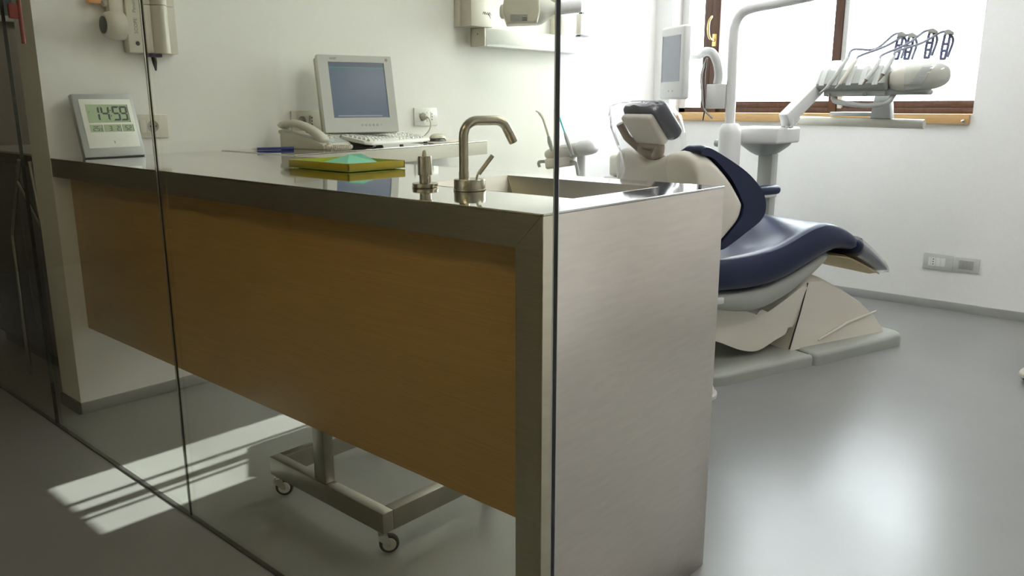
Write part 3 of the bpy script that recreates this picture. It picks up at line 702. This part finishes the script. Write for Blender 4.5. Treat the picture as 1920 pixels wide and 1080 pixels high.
# foot housing
bm = bm_new()
hp_ = [(-.045, .05), (.062, .335), (.085, .348), (.16, .343), (.30, .276), (.42, .205), (.50, .143), (.545, .09), (.55, .05)]
rings = []
for t, k in ((-.19, .93), (-.16, 1), (.10, 1), (.16, .985), (.19, .94)):
    rings.append([C3(.2+(s-.2)*(k if z > .06 else 1), t*(1.0 if z < .1 else 1-.18*(z-.1)/.25), .05+(z-.05)*k) for s, z in hp_])
skin(bm, rings); finish('foot_housing', bm, 'beige', ch, 40)
tube('housing_ridge', [C3(.12, .1935, .075), C3(.3, .189, .13), C3(.5, .178, .155)], [.003, .007, .004], 'beige', ch, 8)
tube('housing_seam', [C3(-.047, .186, .056), C3(.008, .178, .20), C3(.058, .165, .33)], .003, 'black', ch, 6)
# lift arm
ap = cr([(-.62, .32), (-.435, .29), (-.274, .243), (-.197, .225), (-.08, .27), (.05, .33), (.085, .30), (.02, .20), (-.036, .133), (-.126, .099), (-.19, .075), (-.245, .072), (-.33, .095), (-.439, .143), (-.60, .19), (-.62, .32)], 4)[:-1]
bm = bm_new(); add_prism(bm, [(p.x, p.y) for p in [Vector((q[0], q[1], 0)) for q in ap]], -.17, .15, TC, .02, 3); finish('lift_arm', bm, 'beige', ch, 40)
# seat shell (grey green) and navy cushion as lofts along the chair
def loft(nm, secs, m, sub=1, ang=60):
    bm = bm_new(); rings = []
    for s, w, zb, zt, zc in secs:
        half = [(0, zb), (w*.70, zb), (w*.93, zb+.012), (w, zb+(zt-zb)*.35), (w*1.0, zt-(zt-zb)*.30), (w*.955, zt-.006), (w*.86, zt), (w*.6, zt*.35+zc*.65), (w*.3, zc), (0, zc)]
        loop = [(t, z) for t, z in half] + [(-t, z) for t, z in half[-2:0:-1]]
        rings.append([C3(s, t, z) for t, z in loop])
    skin(bm, rings); o = finish(nm, bm, m, ch, ang)
    if sub: md = o.modifiers.new('s', 'SUBSURF'); md.levels = md.render_levels = sub
    return o
S_ = [(-.64, .24, .375, .485, .47), (-.62, .262, .365, .497, .475), (-.53, .270, .362, .50, .475), (-.43, .271, .356, .505, .475), (-.33, .271, .353, .509, .478), (-.21, .270, .366, .527, .492), (-.13, .269, .388, .556, .52), (-.04, .267, .42, .59, .56), (.05, .264, .455, .602, .588), (.115, .258, .470, .588, .584), (.184, .252, .472, .562, .562), (.25, .246, .455, .528, .532), (.262, .240, .458, .515, .518)]
loft('seat_cushion', S_, 'navy')
loft('leg_rest', [(.262, .240, .445, .518, .520), (.27, .243, .44, .518, .520), (.35, .232, .405, .475, .478), (.44, .215, .365, .425, .428), (.51, .197, .335, .385, .388), (.55, .180, .325, .358, .36), (.565, .165, .327, .345, .346)], 'navy')
lb = loft('leg_rest_board', [(.15, .20, .44, .452, .452), (.25, .21, .415, .437, .437), (.35, .20, .372, .40, .40), (.44, .187, .338, .362, .362), (.50, .175, .318, .335, .335)], mat('pale_board', (.50, .40, .20), .5), 0)
loft('foot_cover', [(.285, .247, .425, .519, .521), (.36, .236, .392, .477, .480), (.44, .22, .355, .43, .433), (.515, .202, .325, .388, .391), (.56, .18, .316, .355, .358), (.578, .15, .322, .34, .342)], 'pouch', 0)
loft('seat_shell', [(-.62, .23, .30, .365, .365), (-.53, .245, .292, .362, .362), (-.43, .25, .268, .356, .356), (-.33, .25, .252, .353, .353), (-.246, .25, .262, .360, .36), (-.17, .248, .285, .38, .38), (-.10, .246, .312, .40, .40), (-.03, .244, .352, .424, .424), (.03, .24, .385, .448, .448), (.08, .23, .42, .465, .465), (.14, .21, .45, .47, .47)], 'greygreen')
box('shell_clip', (-.60, -.262, .325), (-.50, -.245, .352), 'white', ch, .006, T=TC)
# backrest : shell + cushion sliced across the chair, with the neck dip in the middle
def dip(t): return .052*math.exp(-(t/.115)**2)
def slices(nm, prof, ts, m, cen, sub=0, low=0):
    bm = bm_new(); rings = []
    for t, k in ts:
        rings.append([C3(cen[0]+(p[0]-cen[0])*k, t, (cen[1]+(p[1]-cen[1])*k) - dip(t)*max(0, (p[1]-.62)/.30) - low*max(0, (p[1]-.70)/.23)*(1-min(1, max(0, (t-.02)/.17)))) for p in prof])
    skin(bm, rings); o = finish(nm, bm, m, ch, 50)
    if sub: md = o.modifiers.new('s', 'SUBSURF'); md.levels = md.render_levels = sub
    return o
def closed(pts, k=5): 
    P = [Vector((p[0], p[1], 0)) for p in pts]; n = len(P); out = []
    for i in range(n):
        a, b, c, d = P[(i-1) % n], P[i], P[(i+1) % n], P[(i+2) % n]
        for j in range(k):
            t = j/k; out.append(.5*((2*b)+(c-a)*t+(2*a-5*b+4*c-d)*t*t+(3*b-a-3*c+d)*t**3))
    return out
shell_p = closed([(-.700, .885), (-.695, .80), (-.675, .66), (-.65, .52), (-.60, .485), (-.545, .55), (-.455, .632), (-.430, .690), (-.441, .724), (-.514, .814), (-.605, .892), (-.66, .912)])
cush_p = closed([(-.668, .905), (-.605, .886), (-.51, .806), (-.45, .72), (-.44, .688), (-.46, .640), (-.55, .555), (-.53, .535), (-.417, .592), (-.338, .640), (-.321, .694), (-.349, .757), (-.436, .831), (-.572, .903), (-.645, .930)])
tt = [(-.225, .72), (-.222, .80), (-.212, .88), (-.195, .94), (-.17, .98)] + [(-.14+.033*i, 1) for i in range(11)] + [(.22, .98), (.245, .94), (.262, .88), (.272, .80), (.275, .72)]
slices('back_shell', shell_p, tt, 'beige', (-.57, .70))
slices('back_cushion', cush_p, [(t*.985, 1 if abs(t) < .25 else (.99 if abs(t) < .27 else .96)) for t, k in tt], 'navy', (-.45, .72), low=.06)
# headrest
hc = Vector((-.712, 0, .982)); hv = Vector((-.64, 0, .768)); hn = Vector((.768, 0, .64))
TH = TC @ frame(hc, (0, 1, 0), hn, hv)       # local x lateral, y towards the face, z up the pad
pad_ = box('headrest_pad', (-.118, .012, -.082), (.112, .082, .085), 'darkpad', ch, .032, 5, T=TH)
box('headrest_plate', (-.092, -.018, -.068), (.086, .016, .066), 'beige', ch, .014, 4, T=TH)
tube('headrest_hinge', [TH @ Vector((-.06, -.012, -.075)), TH @ Vector((.06, -.012, -.075))], .016, 'taupe', ch, 14)
for x in (-.045, .05):
    q = TH @ Vector((x, -.01, -.08)); tube('headrest_bracket', cr([q, q+Vector((0, 0, -.02))-AX*.004, C3(-.63, x*.7, .855), C3(-.60, x*.5, .80)], 5), .020, 'taupe', ch, 12)
tube('headrest_lever', [TH @ Vector((.118, -.01, .03)), TH @ Vector((.112, -.02, -.03)), TH @ Vector((.07, -.02, -.095))], .016, 'taupe', ch, 12)
# far armrest
aw = C3(.275, -.33, .665)
bm = bm_new(); Ta = frame(aw, AX, -NX, (0, 0, 1)); add_box(bm, (-.20, -.035, -.018), (.085, .035, .026), .02, 4, T=Ta); finish('armrest', bm, 'navy', ch)
bm = bm_new(); add_box(bm, (-.20, -.03, -.032), (.06, .03, -.016), .008, 2, T=Ta); finish('armrest_shell', bm, 'lightgrey', ch)
tube('armrest_post', [aw+AX*(-.19)+Vector((0, 0, -.02)), C3(-.05, -.31, .56), C3(-.20, -.26, .42)], .02, 'lightgrey', ch, 10)
settle(ch)
# plastic sheath over the headrest
bm = bm_new(); rings = []; nseg = 40
rnd = random.Random(3)
wr = [[rnd.uniform(-1, 1) for _ in range(nseg)] for _ in range(12)]
lv_ = [(1.078, .02, .03, -.73), (1.080, .07, .08, -.73), (1.068, .11, .12, -.725), (1.03, .128, .138, -.71), (.985, .13, .14, -.70), (.93, .125, .138, -.68), (.88, .12, .135, -.67), (.83, .118, .135, -.665), (.785, .122, .14, -.665)]
for j, (z, a, b, s0) in enumerate(lv_):
    r = []
    for i in range(nseg):
        t = 2*math.pi*i/nseg; k = 1+.05*wr[j][i]*(1 if j > 1 else .4)+.05*math.sin(5*t+j*.8)
        r.append(C3(s0+a*k*math.cos(t), b*k*math.sin(t), z+.006*wr[j+2][i]))
    rings.append(r)
skin(bm, rings, caps=False)
fl = finish('headrest_sheath', bm, 'film', None, 25); tag(fl, 'crumpled clear plastic sheath pulled over the chair headrest', 'plastic cover')

# ------------------------------------------------------------------ dental unit (post, table, arm, instrument head)
du = thing('dental_unit', 'white dental delivery unit with post, swing arm and instrument head', 'dental unit', loc=(1.105, 2.6, 0))
lathe('post_base', [(.052, 0), (.052, .94), (.048, .965), (.036, .982), (0, .985)], 'white', du, Matrix.Translation((1.108, 2.6, 0)), 28)
tube('lamp_pole', [(1.105, 2.6, .98)]+list(cr([(1.102, 2.6, 1.2), (1.099, 2.6, 1.36), (1.104, 2.6, 1.425), (1.128, 2.6, 1.472), (1.18, 2.6, 1.495), (1.30, 2.6, 1.508), (1.45, 2.6, 1.525), (1.85, 2.6, 1.58)], 6)), [.0235]*13+[.0215]*37, 'white', du, 20)
box('pole_bracket', (.985, 2.575, 1.052), (1.085, 2.625, 1.165), 'white', du, .003)
box('table_top', (1.070, 2.66, .890), (1.318, 2.92, .966), 'white', du, .012, 3)
Tt = Matrix.Translation((1.20, 2.79, 0)) @ Matrix.Scale(1.0, 4, (1, 0, 0))
lathe('table_underside', [(.04, .83), (.07, .845), (.11, .875), (.122, .890), (0, .890)], 'greygreen', du, Tt, 28)
box('column', (1.18, 2.76, 0), (1.255, 2.83, .84), 'greygreen', du, .008)
box('side_grip', (.99, 2.655, .868), (1.07, 2.70, .905), 'greygreen', du, .015, 3)
tube('arm_pivot', [(1.327, 2.76, .962), (1.327, 2.76, 1.01)], .02, 'white', du, 16)
pa, pb = Vector((1.318, 2.755, 1.012)), on(1572, 124, 1, 3.14); dv = (pb-pa); dl = dv.length; dv.normalize()
sv = Vector((-dv.y, dv.x, 0)).normalized(); Tarm = frame(pa, dv, sv, dv.cross(sv))
box('swing_arm', (-.03, -.026, -.034), (dl, .026, .034), 'white', du, .008, T=Tarm)
box('swing_arm_cover', (-.034, -.028, -.040), (.05, .028, -.030), 'lightgrey', du, .004, T=Tarm)
# instrument head
hb = [(2.925, 1.145), (2.915, 1.165), (2.955, 1.225), (2.985, 1.24), (3.10, 1.232), (3.11, 1.16), (3.09, 1.135), (2.95, 1.132)]
Thb = Matrix(((0, 1, 0, 0), (1, 0, 0, 0), (0, 0, 1, 0), (0, 0, 0, 1)))
bm = bm_new(); add_prism(bm, hb, 1.372, 1.690, Thb, .012, 3); finish('instrument_head', bm, 'greygreen', du, 40)
for i, u in enumerate((1.402, 1.462, 1.528, 1.585, 1.645)):
    prism('cradle_notch', [(2.908, 1.158), (2.948, 1.222), (2.985, 1.246), (2.99, 1.238), (2.955, 1.215), (2.92, 1.156)], u-.012, u+.012, 'lightgrey', du, Thb, .002)
box('head_underplate', (1.40, 2.95, 1.108), (1.68, 3.08, 1.134), 'lightgrey', du, .006)
for x in (1.43, 1.60): tube('under_knob', [(x, 2.945, 1.115), (x, 2.925, 1.115)], .009, 'greyplastic', du, 12)
def sgp(x, e): return math.copysign(abs(x)**e, x)
def ell(nm, c, r, m, par, T=Matrix(), n=28, k=14, e=1.0):
    bm = bm_new(); rings = []
    for j in range(1, k):
        a = math.pi*j/k-math.pi/2
        rings.append([T @ Vector((c[0]+r[0]*sgp(math.sin(a), e), c[1]+r[1]*sgp(math.cos(a), e)*sgp(math.cos(2*math.pi*i/n), e), c[2]+r[2]*sgp(math.cos(a), e)*sgp(math.sin(2*math.pi*i/n), e))) for i in range(n)])
    skin(bm, rings); return finish(nm, bm, m, par, 60)
Tg = frame((1.805, 3.0, 1.188), (.98, .05, .10), (-.05, 1, 0), (-.10, 0, 1))
ell('head_grip', (0, 0, 0), (.125, .075, .060), 'cream', du, Tg, e=.72)
ell('grip_pouch', (.030, -.004, -.002), (.110, .082, .068), 'pouch', du, Tg, e=.75)
prism('grip_keypad', [(-.02, -.03), (.03, .04), (.075, .038), (.03, -.04)], -.079, -.070, 'lightgrey', du, Tg, .003)
box('grip_skirt', (1.66, 2.96, 1.112), (1.86, 3.05, 1.136), 'greygreen', du, .01, 3)
tube('pull_loop', cr([(1.44, 2.97, 1.105), (1.46, 2.96, 1.085), (1.54, 2.955, 1.07), (1.62, 2.96, 1.065), (1.69, 2.97, 1.08), (1.71, 2.99, 1.115)], 6), .012, 'lightgrey', du, 12)
prism('riser', [(1.575, 1.005), (1.588, 1.115), (1.655, 1.115), (1.67, 1.005)], 3.10, 3.16, 'lightgrey', du, None, .006)
q0, q1 = on(1497, 226, 1, 3.12), on(1733, 233, 1, 3.12)
tube('lower_bar', [q0, q1], .022, 'cream', du, 20)
box('tray', (1.375, 3.11, 1.016), (1.60, 3.30, 1.034), 'lightgrey', du, .006)
# flexible hose guides (whips)
whips = [(1683, 68, 112), (1703, 70, 112), (1741, 62, 110), (1771, 64, 112)]
for u, v0, v1 in whips:
    p0, p1 = on(u-4, v1, 1, 3.06), on(u+6, v0, 1, 3.06); w = .010
    bmw = bm_new(); sx = Vector((1, 0, 0))
    for sgn in (-1, 1): add_tube(bmw, [p0+sx*w*sgn*.8, (p0+p1)/2+sx*w*sgn*1.15, p1+sx*w*sgn], .0062, 8)
    for f in (.04, .35, .62): add_tube(bmw, [p0.lerp(p1, f)-sx*w, p0.lerp(p1, f)+sx*w], .0062, 8)
    o_ = finish('hose_guide', bmw, 'violet', du, 50)
    prism('guide_head', [(-.014, -.006), (-.010, .016), (.006, .018), (.022, .006), (.024, -.008), (.012, .0), (.0, -.004)], -.012, .012, 'greyplastic', o_, Matrix.Translation(p1+Vector((0, 0, .002))), .002)
settle(du)
# handpieces resting in the head
hpx = [((1590, 108), (1575, 130), (1550, 165), (1537, 174)), ((1606, 113), (1597, 125), (1574, 158), (1566, 166)), ((1650, 112), (1643, 125), (1624, 150), (1617, 159)), ((1676, 106), (1668, 120), (1655, 140), (1646, 153))]
lab = ['leftmost long silver handpiece in the instrument head', 'slim cream handpiece second from the left in the instrument head', 'thick handpiece with dark tip in the middle of the instrument head', 'handpiece with dark pointed tip next to the wrapped grip']
tops = [(1715, 62), (1735, 58), (1745, 66), (1772, 58)]
for i, (a, b, c, d) in enumerate(hpx):
    A, B, C_, D = on(*a, 1, 2.965), on(*b, 1, 2.925), on(*c, 1, 2.895), on(*d, 1, 2.89)
    hnd = thing('dental_handpiece', lab[i], 'handpiece', 'handpieces in the instrument head', loc=C_)
    tube('handle', [A, B, C_], [.0075, .010, .0105 if i > 1 else .008], 'lightgrey' if i != 1 else 'cream', hnd, 14)
    tube('tip', [C_, C_.lerp(D, .5), D], [.0075, .005, .003], 'taupe' if i > 1 else 'lightgrey', hnd, 10)
    g = whips[i]; G = on(g[0]+6, g[1]-2, 1, 3.06); mid = (A+G)/2+Vector((0, .02, .01 if i else -.01))
    tube('hose', cr([A, A+(A-B)*.7, mid, G+Vector((-.03, 0, .004)), G, G+Vector((.02, .02, -.03)), G+Vector((0, .04, -.10))], 6), .0058, 'hose', hnd, 8)
    settle(hnd)
# ------------------------------------------------------------------ patient screen on its arm
pm = thing('patient_monitor', 'small white patient screen on a curved arm beside the window', 'screen', loc=(.85, 2.6, 1.1))
pe = Vector((.85, -.49, 0)).normalized(); pnv = Vector((-.49, -.85, 0)).normalized()
Tpm = frame((.692, 2.625, 1.096), pe, -pnv, (0, 0, 1)); PW, PH = .235, .345     # local y = away from the face
bm = bm_new()
add_box(bm, (0, 0, 0), (PW, .042, PH), .014, 3, T=Tpm); finish('casing', bm, 'white', pm)
box('screen', (.030, -.0015, .085), (PW-.034, .001, PH-.045), 'screen_grey', pm, T=Tpm)
box('screen_shadow', (.024, -.001, .083), (.030, .0012, PH-.043), 'black', pm, T=Tpm)
for x in (.10, .14): lathe('button', [(.004, 0), (.004, .002), (0, .002)], 'lightgrey', pm, Tpm @ Matrix.Translation((x, 0, .04)) @ Matrix.Rotation(math.pi/2, 4, 'X'), 12)
j0 = Tpm @ Vector((PW*.55, .042, .225)); 
g1 = on(1340, 160, 1, 2.6); g1 = Vector((1.012, 2.6, 1.166))
neck = cr([j0-Vector((.004, .006, 0)), on(1308, 103, 1, 2.62), on(1322, 97, 1, 2.61), on(1336, 100, 1, 2.6), on(1345, 118, 1, 2.6), on(1348, 140, 1, 2.6), Vector((1.03, 2.6, 1.166))], 6)
tube('gooseneck', neck, .021, 'lightgrey', pm, 16)
lathe('ball_joint', [(.006, -.025), (.02, -.015), (.026, 0), (.02, .015), (.006, .025)], 'white', pm, Matrix.Translation(j0+Vector((.012, .018, 0))), 18)
for k, dx in enumerate((0, .012)):
    c0 = on(1326, 106, 1, 2.59)
    tube('cable', cr([c0+Vector((0, 0, -.005)), on(1315-k*-6, 140, 1, 2.58), on(1316+k*5, 175, 1, 2.57), on(1321, 205, 1, 2.57), on(1318 if k else 1336, 226 if k else 222, 1, 2.57)], 6), .0045-.0012*k, 'greyplastic' if not k else 'black', pm, 8)
settle(pm)

# ------------------------------------------------------------------ assistant holder with suction hoses
ah = thing('suction_holder', 'white suction holder with two hand tips behind the sink', 'suction unit', loc=(.42, 2.3, 0))
def A3(u, v, d=0): return on(u, v, 1, 2.3-d)
Tsh = frame(A3(1068, 283), (.93, .1, .16), (-.1, 1, 0), (-.16, 0, 1))
ell('holder_body', (0, 0, 0), (.145, .06, .036), 'cream', ah, Tsh, e=.78)
ell('holder_cap', (.105, -.004, .004), (.06, .06, .040), 'white', ah, Tsh, e=.8)
bm = bm_new(); add_box(bm, (-.13, -.05, -.075), (.02, .03, -.02), .012, 3, T=Tsh); finish('holder_block', bm, 'beige', ah)
tube('hook_bar', cr([A3(1012, 313, .03), A3(1010, 306, .03), A3(1014, 303, .03), A3(1030, 303, .03), A3(1074, 304, .03), A3(1081, 312, .03), A3(1084, 328, .03)], 5), .0085, 'greygreen', ah, 10)
tube('pedestal', [Vector((A3(1092, 300).x, 2.32, 0)), A3(1090, 290, -.02)], .022, 'white', ah, 16)
ell('holder_cover', (.02, -.01, .02), (.07, .05, .035), 'pouch', ah, Tsh)
settle(ah)
s1 = thing('suction_tip', 'white bent suction tip in a grey handle, left of the glass edge', 'suction tip', loc=A3(1035, 290, .05))
tube('handle', [A3(1029, 256, .05), A3(1031, 266, .05), A3(1039, 290, .05)], [.009, .013, .012], 'greygreen', s1, 12)
tube('tip', cr([A3(1005, 208, .05), A3(1010, 211, .05), A3(1018, 222, .05), A3(1024, 240, .05), A3(1029, 257, .05)], 5), [.004]*6+[.007]*15, 'cream', s1, 12); settle(s1)
s2 = thing('suction_tip', 'thin teal saliva ejector in a grey valve handle', 'suction tip', loc=A3(1075, 290, .06))
tube('ejector', [A3(1047, 213, .06), A3(1053, 232, .06), A3(1059, 249, .06)], .0042, 'teal', s2, 10)
tube('handle', [A3(1059, 249, .06), A3(1062, 258, .06), A3(1074, 292, .06)], [.006, .010, .011], 'greyplastic', s2, 12); settle(s2)
sp_ = thing('spittoon_unit', 'white side box of the dental unit behind the chair back', 'cabinet', loc=(.55, 2.6, 0))
box('body', (.415, 2.55, 0), (.60, 2.85, .70), 'white', sp_, .01); box('bowl_block', (.445, 2.55, .702), (.585, 2.75, .815), 'cream', sp_, .02, 3); settle(sp_)

# ------------------------------------------------------------------ mobile steel stand under the counter
st_ = thing('mobile_stand', 'steel stand on small casters under the counter', 'stand', loc=(1.28, .15, 0))
box('front_beam', (1.038, .115, .061), (1.533, .148, .115), 'stand', st_, .0025)
box('side_beam', (1.038, .148, .061), (1.072, .50, .115), 'stand', st_, .0025)
box('side_beam', (1.499, .148, .061), (1.533, .50, .115), 'stand', st_, .0025)
box('post', (1.252, .1165, .115), (1.300, .1475, .72), 'stand', st_, .003)
box('weld_plate', (1.292, .118, .115), (1.312, .146, .1155), 'nickel', st_)
for (x, y, ang) in ((1.058, .128, .85), (1.512, .130, .95), (1.055, .485, 2.2), (1.516, .485, 1.6)):
    T = Matrix.Translation((x, y, 0)) @ Matrix.Rotation(ang, 4, 'Z')
    c = lathe('caster', [(.009, .061), (.011, .058), (.011, .052), (.006, .048), (0, .048)], 'chrome', st_, T, 16)
    Tw = T @ Matrix.Translation((.014, 0, .0245)) @ Matrix.Rotation(math.pi/2, 4, 'X')
    lathe('wheel', [(.017, -.0085), (.0225, -.0075), (.0245, -.004), (.0245, .004), (.0225, .0075), (.017, .0085)], 'rubber', c, Tw, 26)
    lathe('hub', [(.015, -.010), (.017, -.0085), (.017, .0085), (.015, .010)], 'lightgrey', c, Tw, 20)
    for sg in (-1, 1): prism('fork', [(-.012, .052), (.010, .052), (.018, .030), (.018, .020), (.010, .020), (-.012, .040)], sg*.0115-.001, sg*.0115+.001, 'chrome', c, T)
    box('brake_lever', (-.012, -.010, .050), (.010, .010, .054), 'chrome', c, .001, T=T)
settle(st_)
bpy.context.view_layer.update()
# ------------------------------------------------------------------ stool, foot pedal
so = thing('rolling_stool', 'rolling stool with grey hooded casters at the right picture edge', 'stool', loc=(2.72, 2.62, 0))
for i in range(5):
    a = math.radians(178+72*i); d = Vector((math.cos(a), math.sin(a), 0)); c0 = Vector((2.72, 2.62, 0)); e = c0+d*.275
    tube('leg', [c0+Vector((0, 0, .11)), c0+d*.15+Vector((0, 0, .10)), e+Vector((0, 0, .075))], [.022, .018, .014], 'lightgrey', so, 10)
    T = Matrix.Translation(e) @ Matrix.Rotation(a+.6, 4, 'Z')
    cs = lathe('caster', [(.01, .08), (.012, .07), (.012, .055), (0, .055)], 'black', so, T, 12)
    Tw = T @ Matrix.Translation((.012, 0, .026)) @ Matrix.Rotation(math.pi/2, 4, 'X')
    lathe('wheel', [(.018, -.018), (.025, -.015), (.026, 0), (.025, .015), (.018, .018)], 'darkgrey', cs, Tw, 22)
    bm = bm_new(); poly = [(.012+.031*math.cos(math.radians(b)), .026+.031*math.sin(math.radians(b))) for b in range(-10, 191, 20)] + [(.012-.020, .026), (.012+.020, .026)]
    add_prism(bm, poly, -.022, .022, T, .003); finish('hood', bm, 'cream', cs, 40)
lathe('gas_lift', [(.028, .10), (.028, .30), (.016, .30), (.016, .46), (0, .46)], 'chrome', so, Matrix.Translation((2.72, 2.62, 0)), 20)
lathe('seat', [(.12, .455), (.19, .465), (.205, .49), (.20, .52), (.17, .53), (0, .525)], 'navy', so, Matrix.Translation((2.72, 2.62, 0)), 32)
settle(so)
fp = thing('foot_pedal', 'white foot pedal on the floor peeking out behind the counter end', 'foot pedal', loc=(1.505, 1.62, 0))
lathe('pedal_base', [(.10, 0), (.10, .012), (.095, .016), (0, .016)], 'lightgrey', fp, Matrix.Translation((1.505, 1.62, 0)), 36)
bm = bm_new(); half_egg(bm, Matrix.Translation((1.505, 1.62, .016)), .09, .09, .05, 0, 30, 8); finish('pedal_dome', bm, 'white', fp, 60)
settle(fp)

# ------------------------------------------------------------------ neighbouring room seen past the end of the cream wall
cb = thing('dark_cabinet', 'dark low cabinet with pale edged top in the next room', 'cabinet', loc=(-.8, .4, 0))
box('body', (-1.30, .12, .05), (-.20, .55, .86), 'darkcab', cb, .003); box('plinth', (-1.28, .14, 0), (-.22, .55, .05), 'black', cb)
box('cabinet_top', (-1.32, .10, .86), (-.19, .56, .885), 'darkcab', cb, .002); box('top_edging', (-1.32, .097, .885), (-.19, .56, .892), 'phone', cb)
box('door', (-.74, .112, .07), (-.215, .12, .84), 'darkgrey', cb, .002); box('door', (-1.285, .112, .07), (-.75, .12, .84), 'darkgrey', cb, .002)
settle(cb)
ts = thing('folding_stand', 'folded silver tubular stand before the dark cabinet', 'stand', loc=(-.40, .02, 0))
for a, b in (((36, 300), (24, 440)), ((56, 303), (99, 525)), ((34, 342), (82, 436))):
    tube('leg', [on(*a, 1, .03), on(*b, 1, .03)], .008, 'chrome', ts, 10)
A, B = on(24, 440, 1, .03), on(99, 525, 1, .03)
tube('leg', [A, Vector((A.x-.02, .03, .0))], .008, 'chrome', ts, 10); tube('leg', [B, Vector((B.x+.03, .03, .0))], .008, 'chrome', ts, 10)
settle(ts)
bd = thing('notice_board', 'blue grey board with white frame on the far wall of the next room', 'board', loc=(-2.95, .8, 1.58))
box('panel', (-2.985, .60, 1.62), (-2.97, 1.0, 2.3), 'blueglass', bd); box('frame_bottom', (-2.998, .58, 1.585), (-2.955, 1.02, 1.62), 'white', bd, .003)
box('frame_side', (-2.998, .58, 1.62), (-2.96, .60, 2.3), 'white', bd); box('frame_side', (-2.998, 1.0, 1.62), (-2.96, 1.02, 2.3), 'white', bd); box('frame_top', (-2.998, .58, 2.3), (-2.96, 1.02, 2.33), 'white', bd)
settle(bd)
rh = thing('door_pull', 'red pull bar fixed on the glass at the far left', 'door handle', loc=(-.2, -.06, 1.3))
r0, r1 = on(45, 82, 1, -.06), on(36, -60, 1, -.06)
tube('bar', [r0, Vector((r0.x, r0.y, r1.z))], .0065, 'red', rh, 12)
zc = on(34, 22, 1, -.06).z
box('mount', (r0.x-.011, -.091, zc-.022), (r0.x+.002, -.056, zc+.022), 'red', rh, .004)
settle(rh)
